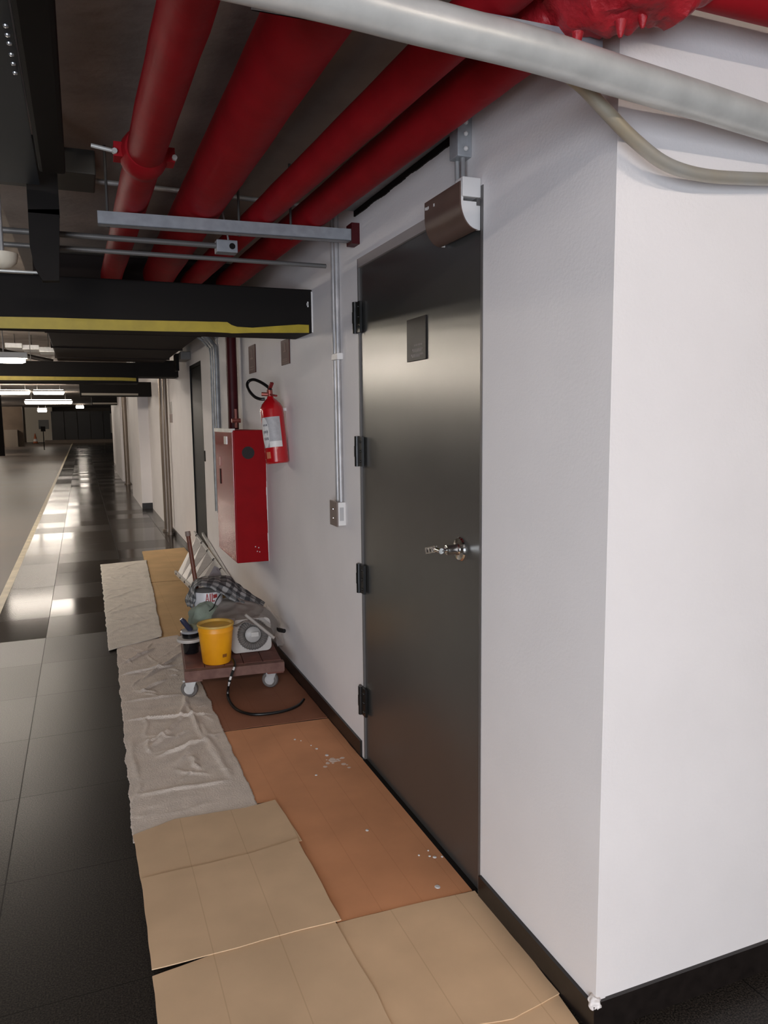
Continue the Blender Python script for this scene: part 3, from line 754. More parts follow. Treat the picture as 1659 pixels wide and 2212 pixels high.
# mirrored? the left side of the label, as seen, carries a white oval with lettering
s_left = 1 if (mt @ V((re*math.cos(af+.5), re*math.sin(af+.5), 0)) - mt @ V((re*math.cos(af-.5), re*math.sin(af-.5), 0))).dot(R) < 0 else -1
if s_left == 1:
    ob_ = lab; lab.data = None or lab.data
bm = bmesh.new()
def pfan(ac, zc, ra, rz, r, n=24):
    c = bm.verts.new(mt @ V((r*math.cos(ac), r*math.sin(ac), zc))); rg = []
    for k in range(n):
        q = 2*PI*k/n; a = ac+ra*math.cos(q); rg.append(bm.verts.new(mt @ V((r*math.cos(a), r*math.sin(a), zc+rz*math.sin(q)))))
    for k in range(n): bm.faces.new((c, rg[k], rg[(k+1) % n]))
pfan(af+s_left*.85, L*.58, .42, L*.28, re+.0018)
obj('white_oval', bm, WHITEP, lab)
obj('lower_strip', cpatch(af-.50, af+.58, L*.30, L*.41, re+.0015, 8), WHITEP, lab)
bm = bmesh.new()
for zf, h_ in ((.70, .035), (.57, .045), (.44, .05)):
    for k in range(3):
        a0 = af+s_left*(.60+.17*k); b2m = cpatch(a0-.06, a0+.06, L*zf, L*(zf+h_), re+.0026, 3)
        me_ = bpy.data.meshes.new('tmp'); b2m.to_mesh(me_); b2m.free(); bm.from_mesh(me_); bpy.data.meshes.remove(me_)
objs('print', bm, DARKINK, lab)
obj('tag_sticker', cpatch(af+s_left*.75-.22, af+s_left*.75+.22, L*.10, L*.22, re+.001, 6), mat('orange sticker', (.55, .18, .09), .5), ex)
obj('wall_hook', bx(XW-.03, XW, eT.y-.004, eT.y+.004, eT.z-.004, eT.z+.012), ALU, ex)

# ------------------------------------------------------------------ floor coverings
def sheet(name, pts, z, matl, label, th=.0028, cat='cardboard', group='cardboard sheets on the floor'):
    # resample the outline so that edges are slightly wavy
    out = []
    n = len(pts)
    for i in range(n):
        a = V((*pts[i], 0)); b = V((*pts[(i+1) % n], 0)); k = max(2, int((b-a).length/.03))
        for j in range(k):
            p = a.lerp(b, j/k); d = (b-a).normalized(); nn2 = V((-d.y, d.x, 0))
            p = p + nn2*.003*noise.noise(p*11+V((0, 0, z*900)))
            out.append((p.x, p.y))
    o = obj(name, prism(out, z, z+th), matl)
    return tag(o, label, cat, group)
def gp(*pix): return [tuple(G(px, py)[:2]) for px, py in pix]
XE = XW-.012
sheet('cardboard_sheet', [(.40, 4.95), (XE, 4.95), (XE, 7.05), (.50, 7.10)], .001, CARDF, 'ochre cardboard sheet between the pale cloth and the ladder')
sheet('cardboard_sheet', [(.50, 7.115), (XE, 7.065), (XE-.01, 8.97), (.565, 8.9)], .002, CARDF, 'farthest cardboard sheet, poking out beyond the ladder')
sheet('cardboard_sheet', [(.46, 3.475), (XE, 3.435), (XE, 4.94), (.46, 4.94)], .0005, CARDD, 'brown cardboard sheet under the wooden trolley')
c3 = sheet('cardboard_sheet', [(.615, 1.955), (XE+.008, 1.935), (XE+.018, 2.77), (XE, 2.775), (XE, 3.42), (.50, 3.46), (.52, 2.735), (.60, 2.73)], .0005, CARDC, 'long brown paint-spotted cardboard sheet in front of the steel door')
sheet('cardboard_sheet', [(.098, 2.33), (.60, 2.40), (.635, 2.40), (.615, 2.715), (.50, 2.70), (.24, 2.72), (.09, 2.665)], .0088, CARDA, 'cardboard sheet overlapping the near end of the grey cloth')
sheet('cardboard_sheet', gp((305, 1908), (545, 1852), (642, 1820), (737, 1997), (640, 2022), (440, 2078), (329, 2106)), .0135, CARDA, 'pale cardboard sheet in the middle of the left row')
sheet('cardboard_sheet', [(.094, 1.925), (.30, 1.955), (.46, 1.97), (.605, 1.955), (.620, 1.64), (.60, .9), (.08, .9)], .0085, CARDA, 'nearest pale cardboard sheet at the bottom left edge')
sheet('cardboard_sheet', [(.60, 1.60), (.60, 1.945), (.83, 1.94), (XE+.004, 1.925), (XE, 1.47), (.9, 1.445), (.62, 1.50)], .0045, CARDB, 'near cardboard sheet beside the black corner baseboard')
sheet('cardboard_sheet', [(.58, .9), (.60, 1.56), (.9, 1.465), (XE, 1.485), (1.03, 1.3), (1.03, .9)], .001, CARDB, 'cardboard sheet at the bottom right below the wall corner')
# paint specks on long sheet
bm = bmesh.new()
for px, py, rr in ((793, 1793, .006), (945, 1915, .009), (905, 1847, .004), (928, 1849, .004), (939, 1851, .006), (955, 1850, .004), (637, 1597, .005), (672, 1610, .004), (684, 1617, .006), (706, 1631, .008), (683, 1674, .005), (925, 1837, .003), (650, 1600, .003)):
    p = G(px, py, .0042); lathe([(0, -.001), (rr, -.001), (rr*.7, .0012), (0, .0016)], Matrix.Translation(p) @ Matrix.Diagonal((random.uniform(.8, 1.2), 1.2, 1, 1)), 12, bm)
objs('paint_drip', bm, WHITEP, c3)
bm = bmesh.new(); pc = G(722, 1645, .0041)
for k in range(26):
    p = pc+V((random.gauss(0, .022), random.gauss(0, .03), 0)); lathe([(0, -.0008), (random.uniform(.004, .012), -.0005), (0, .0006)], Matrix.Translation(p), 10, bm)
obj('plaster_smear', bm, mat('chalky smear', (.78, .62, .52), .9), c3)['kind'] = 'stuff'

def cloth(name, corners, z, matl, label, nx, ny, amp, seed, folds, edgew=.010):
    """corners: near-left, near-right, far-right, far-left (x, y); folds are real geometry"""
    rnd = random.Random(seed); folds = list(folds)
    for k in range(46):
        u, v = rnd.random(), rnd.random(); c = V((*corners[0], 0)).lerp(V((*corners[1], 0)), u).lerp(V((*corners[3], 0)).lerp(V((*corners[2], 0)), u), v)
        an = rnd.choice((rnd.gauss(.25, .35), rnd.gauss(.7, .3), rnd.gauss(-.5, .4))); ln = rnd.uniform(.04, .16)
        folds.append((c.x-math.cos(an)*ln/2, c.y-math.sin(an)*ln, c.x+math.cos(an)*ln/2, c.y+math.sin(an)*ln, rnd.uniform(.006, .011), rnd.uniform(.25, .6)))
    bm = bmesh.new(); g = []
    nl, nr, fr_, fl_ = [V((*c, 0)) for c in corners]
    off = V((seed*3.1, seed*1.7, seed))
    for j in range(ny+1):
        row = []
        for i in range(nx+1):
            u, v = i/nx, j/ny
            p = nl.lerp(nr, u).lerp(fl_.lerp(fr_, u), v)
            e = 1 if i in (0, nx) else 0
            p.x += edgew*noise.noise(p*9+off)*(1 if u < .03 or u > .97 else .5) + (.003*noise.noise(p*70+off) if e else 0)
            p.y += edgew*noise.noise(p*7+off+V((5, 5, 5)))
            q = V((p.x*3.2+p.y*1.5, p.y*4.2-p.x*2.2, 0))+off
            h = amp*.16*(noise.noise(p*9+off)+.5)+amp*.10*(noise.noise(p*26+off)+.5)
            for (ax_, ay_, bx_, by_, w_, k_) in folds:
                dx, dy = bx_-ax_, by_-ay_; L2 = dx*dx+dy*dy
                tt = ((p.x-ax_)*dx+(p.y-ay_)*dy)/L2
                if tt < -.05 or tt > 1.05: continue
                dist = ((p.x-ax_)*dy-(p.y-ay_)*dx)/math.sqrt(L2)+.012*noise.noise(V((tt*3, ax_*9, ay_*7)))
                if abs(dist) > 4*w_: continue
                h += amp*k_*math.exp(-(dist/w_)**2)*max(0, math.sin(PI*min(1, max(0, tt))))**.6
            fade = min(1, min(u, 1-u)*9+.15)*max(0, min(1, min(v-.045, 1-v)*12+.1))
            p.z = z+max(0, h*fade)
            row.append(bm.verts.new(p))
        g.append(row)
    for j in range(ny):
        for i in range(nx): bm.faces.new((g[j][i], g[j][i+1], g[j+1][i+1], g[j+1][i]))
    o = obj(name, bm, matl, smooth=True); solid(o, .0022, 1)
    return tag(o, label, 'cloth', 'painters drop cloths')
def fold(l, w=.010, k=1.0):
    out = []
    for x0, y0, x1, y1 in l:
        a, b = G(x0, y0), G(x1, y1); out.append((a.x, a.y, b.x, b.y, w, k))
    return out
FOLDN = fold(((318, 1630, 392, 1550), (398, 1518, 444, 1606), (270, 1560, 470, 1545), (250, 1464, 385, 1438), (258, 1440, 335, 1402), (305, 1474, 402, 1408), (340, 1640, 445, 1598), (412, 1636, 430, 1668), (405, 1500, 390, 1560), (300, 1500, 360, 1470)), .010, 1.0) + fold(((288, 1722, 505, 1690), (330, 1772, 485, 1732), (278, 1600, 300, 1690), (430, 1560, 480, 1650), (380, 1660, 420, 1600), (262, 1520, 400, 1502), (450, 1610, 500, 1690)), .012, .6)
FOLDF = fold(((236, 1252, 330, 1240), (222, 1302, 305, 1274), (220, 1334, 336, 1302), (228, 1282, 330, 1262), (235, 1372, 330, 1340), (250, 1234, 300, 1218)), .018, .7)
cloth('drop_cloth', [(.088, 2.62), (.548, 2.66), (.545, 5.22), (.135, 5.14)], .0052, CLOTH, 'long grey crumpled drop cloth beside the wooden trolley', 80, 420, .014, 1, FOLDN)
cloth('drop_cloth', [(.083, 5.02), (.435, 5.22), (.565, 8.27), (.104, 8.20)], .0105, CLOTHL, 'paler far drop cloth lying next to ochre cardboard', 60, 300, .012, 2, FOLDF)

# ------------------------------------------------------------------ trolley
TC = V((.725, 4.31, 0)); TA = math.radians(-5)
TM = Matrix.Translation(TC) @ Matrix.Rotation(TA, 4, 'Z')
tro = thing('wooden_trolley', 'low red-brown wooden trolley on casters loaded with painting gear', 'trolley', TC)
bm = bmesh.new()
for k in range(5):
    a = -.255+.102*k; box(bm, a, a+.099, -.38, .42, .150, .172, TM)
obj('deck', bm, DECK, tro, bevel=.003)
for sx in (-1, 1):
    obj('side_rail', bx(sx*.215-.045, sx*.215+.045, -.41, .42, .105, .150, mtx=TM), DECKW if sx < 0 else DECK, tro, bevel=.004)
obj('front_board', bx(-.262, .262, -.425, -.375, .118, .170, mtx=TM), DECKW, tro, bevel=.004)
def caster(lx, ly, ang, swivel):
    o = TM @ V((lx, ly, 0)); mt2 = Matrix.Translation(o) @ Matrix.Rotation(ang, 4, 'Z')
    bm = bmesh.new(); box(bm, -.03, .03, -.04, .04, .098, .105, mt2)
    for s in (-1, 1):
        poly = [(-.03, .1), (.03, .1), (.022, .03), (-.002, .028)]
        mm = mt2 @ Matrix(((0, 0, 1, s*.018-.0015), (1, 0, 0, 0), (0, 1, 0, 0), (0, 0, 0, 1)))
        prism(poly, 0, .003, mm, bm)
    c = obj('caster', bm, ALU, tro)
    wm = mt2 @ Matrix.Translation((0, .012, .0515)) @ Matrix.Rotation(PI/2, 4, 'Y')
    prof = [(.012, -.014), (.030, -.011), (.034, -.014), (.040, -.013), (.0455, -.006), (.0455, .006), (.040, .013), (.034, .014), (.030, .011), (.012, .014)]
    obj('wheel', lathe([(0, -.014)]+prof+[(0, .014)], wm, 28), RUB, c, smooth=True)
    obj('hub', lathe([(0, -.0175), (.026, -.0175), (.026, .0175), (0, .0175)], wm, 20), ALU, c, smooth=True)
caster(-.225, -.35, math.radians(70), 0); caster(.205, -.34, math.radians(60), 0); caster(-.215, .34, .3, 0); caster(.215, .34, .2, 0)
ZT = .172
# yellow bucket
bp = V((.612, 4.015, ZT+.001))
yb = thing('yellow_bucket', 'yellow plastic bucket at the front of the trolley', 'bucket', bp)
H_ = .205
obj('body', lathe([(0, 0), (.072, 0), (.075, .004), (.091, H_-.03), (.094, H_-.03), (.094, H_-.024), (.092, H_-.02), (.093, H_), (.090, H_), (.088, H_-.05), (0, H_-.055)], Matrix.Translation(bp), 44), YBUCK, yb, smooth=True)
obj('lid', lathe([(0, H_-.012), (.082, H_-.012), (.086, H_-.002), (.0975, H_-.002), (.0985, H_+.004), (.0965, H_+.009), (.087, H_+.008), (.082, H_-.004), (0, H_-.006)], Matrix.Translation(bp), 44), YLID, yb, smooth=True)
dd = (CAM-bp); dd.z = 0; dd.normalize(); a0 = math.atan2(dd.y, dd.x)
def bpatch(bm, base, a, b, z0, z1, r0, r1, n=6):
    rw = []
    for k in range(n+1):
        q = a+(b-a)*k/n; rw.append([bm.verts.new(base+V((r*math.cos(q), r*math.sin(q), z))) for r, z in ((r0, z0), (r1, z1))])
    for p, q in zip(rw, rw[1:]): bm.faces.new((p[0], q[0], q[1], p[1]))
bm = bmesh.new(); bpatch(bm, bp, a0+.40, a0+.72, .040, .058, .0798, .0812)
obj('printed_mark', bm, mat('brown print', (.26, .09, .01), .6), yb)
# black jar with white carrier ring
jp = V((.505, 4.235, ZT+.001))
jr = thing('black_pot', 'small black pot with a white rim handle left of the yellow bucket', 'pot', jp)
obj('body', lathe([(0, 0), (.040, 0), (.043, .005), (.049, .125), (.046, .125), (.04, .1), (0, .1)], Matrix.Translation(jp), 28), mat('glossy black plastic', (.008, .008, .009), .12), jr, smooth=True)
bm = lathe([(.046, .073), (.068, .071), (.071, .078), (.068, .088), (.048, .090)], Matrix.Translation(jp+V((-.006, -.004, 0))), 28)
obj('rim_handle', bm, mat('dirty white plastic', (.55, .51, .47), .5), jr, smooth=True)
obj('lid', lathe([(0, .118), (.052, .118), (.054, .124), (.048, .130), (0, .128)], Matrix.Translation(jp), 28), mat('clouded lid', (.36, .37, .39), .3), jr, smooth=True)
# blue brush handle sticking out of the pot
tag(obj('brush_handle', tb([Y(412, 1362, 4.23), Y(404, 1352, 4.23), Y(396, 1342, 4.22), Y(391, 1337, 4.22)], [.014, .015, .015, .010], 14), BLUEP, smooth=True), 'dark blue brush handle leaning out of the black pot', 'brush')
# white dusty housing with ring coil facing viewer
FM = TM @ Matrix.Translation((.115, -.205, ZT+.004)) @ Matrix.Rotation(math.radians(3), 4, 'Z') @ Matrix.Rotation(math.radians(-8), 4, 'X')
wf = thing('white_tool_case', 'white square-cornered machine case with a round front on the trolley', 'machine', FM.translation)
bm = bx(-.112, .112, 0, .10, 0, .185); bmesh.ops.bevel(bm, geom=[e for e in bm.edges if abs(e.verts[0].co.y-e.verts[1].co.y) > .05], offset=.028, segments=5, affect='EDGES', profile=.5)
for v in bm.verts: v.co = FM @ v.co
obj('case', bm, mat('plaster-dusted white case', (.60, .58, .56), .55, col2=(.42, .38, .34), scale=9), wf, smooth=True)
cen = V((.008, -.012, .098))
bm = bmesh.new(); N = 72
pts = [FM @ (cen+V((.066*math.cos(2*PI*k/N), 0, .066*math.sin(2*PI*k/N)))) for k in range(N+1)]
tube(bm, pts, [.0195+(.0025 if k % 2 else -.0015) for k in range(N+1)], 14, caps=False)
obj('ring_hose', bm, HOSEG, wf, smooth=True)
obj('hub', lathe([(0, 0), (.044, 0), (.044, .012), (.030, .02), (0, .022)], FM @ axis_matrix(cen+V((0, .008, 0)), (0, -1, 0)), 28), mat('pale grey hub', (.40, .385, .37), .4), wf, smooth=True)
obj('hub_badge', bx(-.005, .036, -.038, -.035, .088, .112, mtx=FM), mat('pale badge', (.55, .53, .5), .5), wf)
tag(obj('paint_rod', tb([Y(530, 1328, 3.98), Y(560, 1352, 3.975), Y(592, 1378, 3.97)], .0085, 12), mat('plaster-coated rod', (.36, .33, .30), .7), smooth=True), 'plaster-coated rod lying across the white machine front', 'rod')
# white bucket with red lettering
wb = V((.648, 4.50, ZT+.001))
wbk = thing('white_bucket', 'white bucket with red lettering behind the green cloth', 'bucket', wb)
hW = .29
obj('body', lathe([(0, 0), (.074, 0), (.077, .006), (.088, hW-.006), (.086, hW), (0, hW+.002)], Matrix.Translation(wb), 40), mat('white bucket plastic', (.66, .65, .66), .4), wbk, smooth=True)
dd = (CAM-wb); a1 = math.atan2(dd.y, dd.x)
bm = bmesh.new()
def rw_(z): return .077+.011*(z/hW)
def stroke(ua, za, ub, zb, w=.0045):
    n = 5
    for k in range(n):
        s0, s1 = k/n, (k+1)/n
        A = (ua+(ub-ua)*s0, za+(zb-za)*s0); B = (ua+(ub-ua)*s1, za+(zb-za)*s1)
        du, dz = B[0]-A[0], B[1]-A[1]; ln = math.hypot(du, dz); nu, nz = -dz/ln*w/2, du/ln*w/2
        vs = []
        for (u_, z_) in ((A[0]+nu, A[1]+nz), (B[0]+nu, B[1]+nz), (B[0]-nu, B[1]-nz), (A[0]-nu, A[1]-nz)):
            q = a1+u_/.085; r_ = rw_(z_)+.0012; vs.append(bm.verts.new(wb+V((r_*math.cos(q), r_*math.sin(q), z_))))
        bm.faces.new(vs)
zz = .236
stroke(-.012, zz, -.004, zz+.05); stroke(.004, zz, -.004, zz+.05); stroke(-.009, zz+.016, .002, zz+.016)
stroke(.013, zz, .013, zz+.05, .006); stroke(.024, zz, .024, zz+.05, .006); stroke(.024, zz+.003, .040, zz+.003, .007)
stroke(.030, zz+.03, .055, zz+.032, .022)
obj('red_lettering', bm, REDINK, wbk)
# broom stick
sbot = V((.640, 4.70, ZT)); stop_ = Y(405, 1148, 4.86)
br = thing('broom_stick', 'brown wooden stick standing up behind the white bucket', 'stick', sbot)
obj('shaft', tb([sbot.lerp(stop_, k/8) for k in range(9)], .0135, 14), WOODR, br, smooth=True)
obj('cap', tb([stop_.lerp(sbot, -.0), stop_.lerp(sbot, .035), stop_.lerp(sbot, .05)], [.0165, .0175, .0165], 14), mat('clouded cap', (.26, .20, .17), .5), br, smooth=True)
# green cloth bundle
def blob(c, rx, ry, rz, amp, f, seed):
    bm = bmesh.new(); bmesh.ops.create_icosphere(bm, subdivisions=4, radius=1)
    for v in bm.verts:
        d = v.co.copy(); k = 1+amp*noise.noise(d*f+V((seed, 0, 0)))+amp*.5*noise.noise(d*f*2.3+V((0, seed, 0)))
        v.co = V((d.x*rx*k, d.y*ry*k, d.z*rz*k))+V(c)
        if v.co.z < ZT+.002: v.co.z = ZT+.002
    return bm
gcp = Y(441, 1320, 4.40)
tag(obj('green_cloth', blob((gcp.x, 4.405, .322), .098, .060, .088, .2, 1.6, 3), GREENC, smooth=True), 'pale green crumpled cloth bundle on the trolley', 'cloth')
ocp = Y(424, 1346, 4.27)
tag(obj('olive_bag', blob((ocp.x, 4.27, .262), .060, .045, .068, .2, 1.8, 8), OLIVE, smooth=True), 'small olive bag in front of the green cloth', 'bag')
tag(obj('thin_wire', tb(smooth_path([Y(476, 1284, 4.42), Y(468, 1296, 4.40), Y(461, 1312, 4.36), Y(452, 1320, 4.34)], 5), .003, 8), BLKG, smooth=True), 'thin dark wire looped over the green cloth', 'wire')
# bowed wire on the olive bag
# checked cloth, draped
def P(px, py, y): return Y(px, py, y)
rows = [
 [P(404, 1310, 4.62), P(402, 1296, 4.64), P(412, 1268, 4.72), P(428, 1249, 4.80), P(462, 1245, 4.80), P(498, 1246, 4.76), P(514, 1263, 4.72), P(545, 1283, 4.66), P(572, 1302, 4.58)],
 [P(410, 1311, 4.54), P(408, 1298, 4.55), P(414, 1274, 4.56), P(428, 1256, 4.55), P(463, 1253, 4.54), P(497, 1262, 4.54), P(516, 1277, 4.52), P(543, 1293, 4.50), P(567, 1308, 4.46)],
 [P(418, 1318, 4.46), P(419, 1300, 4.45), P(421, 1284, 4.44), P(427, 1266, 4.40), P(455, 1269, 4.385), P(482, 1287, 4.385), P(512, 1302, 4.38), P(538, 1314, 4.37), P(556, 1322, 4.36)],
]
bm = loft(rows, 70, 30, .010, 22)
o = obj('checked_cloth', bm, CHECK, smooth=True); solid(o, .003)
tag(o, 'grey checked cloth draped over the back of the trolley load', 'cloth')
# grey plastic sheet
rows = [
 [P(470, 1300, 4.50), P(490, 1288, 4.50), P(520, 1292, 4.46), P(552, 1302, 4.42), P(572, 1312, 4.40), P(590, 1330, 4.36), P(604, 1352, 4.30)],
 [P(462, 1318, 4.40), P(488, 1306, 4.38), P(520, 1308, 4.34), P(548, 1318, 4.30), P(568, 1328, 4.26), P(584, 1342, 4.22), P(598, 1362, 4.18)],
 [P(452, 1340, 4.30), P(482, 1328, 4.26), P(516, 1330, 4.20), P(540, 1338, 4.14), P(556, 1344, 4.10), P(575, 1352, 4.08), P(592, 1368, 4.06)],
 [P(450, 1348, 4.26), P(484, 1338, 4.20), P(510, 1352, 4.10), P(526, 1346, 4.04), P(540, 1344, 4.02), P(566, 1354, 4.02), P(588, 1370, 4.02)],
]
o = obj('plastic_sheet', loft(rows, 50, 40, .014, 16), GREYSHEET, smooth=True); solid(o, .002)
tag(o, 'dusty grey plastic sheet heaped over the white machine', 'plastic sheet')
rows = [
 [P(574, 1308, 4.44), P(592, 1322, 4.40), P(604, 1345, 4.34), P(608, 1370, 4.26), P(614, 1392, 4.20)],
 [P(566, 1322, 4.24), P(584, 1334, 4.22), P(597, 1354, 4.18), P(604, 1374, 4.12), P(608, 1394, 4.08)],
 [P(556, 1334, 4.06), P(574, 1346, 4.05), P(588, 1362, 4.03), P(596, 1380, 4.01), P(600, 1396, 4.00)],
]
o = obj('clear_film', loft(rows, 36, 24, .009, 20), FILM, smooth=True)
tag(o, 'thin clear film hanging at the wall side of the trolley', 'plastic film')
tag(obj('black_grip', tb([P(598, 1358, 4.16), P(604, 1361, 4.14), P(614, 1363, 4.10)], [.008, .013, .012], 12), BLKG, smooth=True), 'short black grip sticking out toward the wall from the film', 'handle')
tag(obj('scraper_blade', bx(-.09, .09, -.012, .012, 0, .004, mtx=axis_matrix(P(472, 1342, 4.12), (0, -.5, 1), R*1.0+U*.55)), mat('bright blade', (.55, .55, .55), .3, .7)), 'bright flat scraper blade resting behind the yellow bucket', 'scraper')
# abrasive paper on ladder
# cable from trolley to floor
cp = [P(503, 1424, 3.93), P(507, 1436, 3.87), P(501, 1455, 3.84), P(495, 1476, 3.83), G(492, 1500, .02), G(498, 1518, .012), G(514, 1534, .012), G(545, 1543, .012), G(585, 1541, .012), G(620, 1534, .012), G(645, 1523, .012), G(656, 1511, .012)]
cbp = smooth_path(cp, 6)
cbl_ = thing('power_cable', 'black cable hanging from the trolley and curled on the floor', 'cable', cp[6])
obj('cord', tb(cbp, .0075, 12), BLKG, cbl_, smooth=True)
bm = bmesh.new();  # white pieces paint the reflection along the cord
for a_, b2_ in ((8, 10), (14, 16), (17, 19), (21, 23)): tube(bm, [cbp[k] + (CAM-cbp[k]).normalized()*.002 for k in range(a_, b2_+1)], .0065, 10)
objs('white_glint', bm, WHITEP, cbl_, smooth=True)

# ------------------------------------------------------------------ ladder leaning sideways on the wall
lad = thing('folded_ladder', 'folded aluminium ladder leaning on the wall behind the trolley', 'ladder', G(400, 1262))
tA = at(420, 1150, 0, 1.015); tB = at(486, 1243, 0, 1.015)      # upper rail
bA = at(379, 1236, 0, .735);  bB = at(408, 1264, 0, .72)
bB2 = bA.lerp(bB, 2.3); tB2 = tA.lerp(tB, 1.45)
bA.z = max(bA.z, .02)
def rail(a, b, name='rail'):
    d = b-a; mtx = axis_matrix(a, d, (0, 0, 1)); return obj(name, bx(-.016, .016, -.010, .010, 0, d.length, mtx=mtx), ALU, lad, bevel=.003)
rail(tA, tB2); rail(bA, bB2)
tA2 = at(438, 1153, 0, 1.045); tB3 = at(516, 1284, 0, 1.045)
rail(tA2, tB3)
nT = 5
for k in range(nT):
    f = .06+.19*k
    a = tA.lerp(tB2, f*.72+.02); b = bA.lerp(bB2, f*.72+.02)
    a2 = tA.lerp(tB2, f*.72+.151); b3 = bA.lerp(bB2, f*.72+.151)
    bm = bmesh.new(); nrm = (a2-a).cross(b-a).normalized()*.008
    vs = [bm.verts.new(q) for q in (a, a2, b3, b)]+[bm.verts.new(q+nrm) for q in (a, a2, b3, b)]
    bm.faces.new(vs[:4]); bm.faces.new(vs[4:][::-1])
    for i in range(4): bm.faces.new((vs[i], vs[(i+1) % 4], vs[4+(i+1) % 4], vs[4+i]))
    tr_ = obj('tread', bm, ALUW, lad)
    bm = bmesh.new()
    for q in (a, b): bmesh.ops.create_uvsphere(bm, u_segments=10, v_segments=8, radius=.014, matrix=Matrix.Translation(q+(CAM-q).normalized()*.032))
    objs('rivet_cap', bm, BLKG, tr_, smooth=True)
pc_ = Y(470, 1236, 5.1)
bm = bmesh.new(); q4 = [Y(450, 1246, 4.92), Y(463, 1222, 5.0), Y(473, 1227, 5.0), Y(480, 1246, 4.92)]
f_ = [bm.verts.new(q) for q in q4]; g_ = [bm.verts.new(q+V((0, .004, -.004))) for q in q4]
bm.faces.new(f_); bm.faces.new(g_[::-1])
for i in range(4): bm.faces.new((f_[i], g_[i], g_[(i+1) % 4], f_[(i+1) % 4]))
tag(obj('sanding_sheet', bm, PAPER), 'grey sanding sheet propped between the ladder and the checked cloth', 'paper')

# ------------------------------------------------------------------ pipes and details along the far wall
def vpipe(px, py0, py1, r, label, off=.05, wallx=XW, m_=None):
    a = at(px, .5*(py0+py1), 0, wallx-off)
    t = thing('wall_pipe', label, 'pipe', (a.x, a.y, 0), group='vertical pipes on the far wall')
    mm = m_ or mat('brown weathered pipe', (.26, .21, .17), .35, .5)
    obj('pipe_run', tb([(a.x, a.y, .0), (a.x, a.y, 2.55)], r, 14), mm, t, smooth=True)
    obj('pipe_foot', tb([(a.x, a.y, 0), (a.x, a.y, .03)], r*1.5, 14), mm, t, smooth=True)
vpipe(355, 830, 1115, .045, 'brown vertical pipe on the wall past the second door')
vpipe(361, 830, 1115, .028, 'thinner vertical pipe right beside the brown wall pipe')
vpipe(271, 870, 1008, .055, 'distant vertical pipe beyond the white pier', .10, XW)
em = W(408, 775)
el = thing('exit_lamp', 'dark lamp bracket over the second door', 'lamp', (XW, em.y, em.z))
obj('body', bx(XW-.10, XW, em.y-.15, em.y+.2, em.z-.02, em.z+.06), mat('grey lamp body', (.2, .19, .18), .5), el, bevel=.008)
obj('side_flap', bx(XW-.13, XW-.10, em.y+.0, em.y+.2, em.z-.12, em.z+.05), BLK, el)

# ------------------------------------------------------------------ ceiling lamps
def lamp(xc, y, z, ln, label, w=.10, m_=TUBE):
    t = thing('ceiling_lamp', label, 'lamp', (xc, y, z), group='long ceiling lamps')
    obj('housing', bx(xc-ln/2, xc+ln/2, y-w/2, y+w/2, z+.015, z+.07), HOUS, t, bevel=.004)
    bm = tb([(xc-ln/2+.02, y, z), (xc-ln/2+.05, y, z), (xc+ln/2-.05, y, z), (xc+ln/2-.02, y, z)], [.02, w*.42, w*.42, .02], 14)
    obj('diffuser', bm, m_, t, smooth=True)
    for s in (-1, 1): obj('hanger_rod', tb([(xc+s*ln*.35, y, z+.07), (xc+s*ln*.35, y, 2.80)], .005, 8), GALVD, t)
    return t
l1 = Y(60, 778, 8.0)
lamp(l1.x-.675, 8.0, l1.z, 1.35, 'long lit ceiling lamp nearest on the left, half out of frame', .075, TUBEN)
lamp(-1.05, 18.2, 2.56, 1.35, 'far lit ceiling lamp hidden behind the second taped beam', .16)
lamp(-1.05, 11.2, 2.20, 1.35, 'added fill lamp hidden behind the second taped beam', .11, TUBEN)  # added to brighten the pier, kept out of sight by the beam
for px0, px1, py, yy, w, lab_ in ((70, 140, 847, 28.3, .2, 'lit ceiling lamp ending above the dark far gate'), (-10, 66, 847, 28.6, .2, 'lit ceiling lamp at left edge above the brown wall'), (52, 157, 868, 35.0, .22, 'broad lit ceiling lamp below the others'), (80, 102, 886, 57.0, .3, 'tiny distant lamp above the pillar poster'), (163, 182, 879, 57.0, .25, 'tiny distant lamp above the far gate')):
    a = Y(px0, py, yy); b = Y(px1, py, yy); lamp(.5*(a.x+b.x), yy, a.z, b.x-a.x, lab_, w)
# added fill lamps out of frame on the left, lighting wall and pier
for i, (x, y) in enumerate(((-3.2, 8.0), (-5.4, 8.0), (-3.2, 18.2), (-3.3, 13.0), (-5.5, 13.0), (-3.6, 23.0), (-3.6, 28.3), (-3.4, 11.0), (-2.3, 11.7))):
    lamp(x, y, 2.15 if y < 9 else 2.25 if y == 11.7 else 2.5, 1.35, 'added fill lamp out of frame to the left', .14, TUBEN)
for x, y in ((-4.7, 40.0), (-6.2, 52.0), (-7.5, 60.0)): lamp(x, y, 2.5, 1.8, 'added far fill lamp out of frame to the left', .3, TUBEN)  # added out of view to brighten the far floor
# lamp behind the viewer
TUBEB = mat('lit diffuser behind', (1, 1, 1), .5, emit=(1, .86, .74), strength=100)
lamp(1.75, LY, LZ, 1.45, 'long ceiling lamp behind the viewer at the right', .07, TUBEB)
TUBEC = mat('added fill diffuser behind left', (1, 1, 1), .5, emit=(1, .90, .82), strength=197)
lamp(-1.05, LY, LZ, 1.35, 'added fill lamp behind the viewer at the left', .07, TUBEC)  # added as extra light on the floor coverings

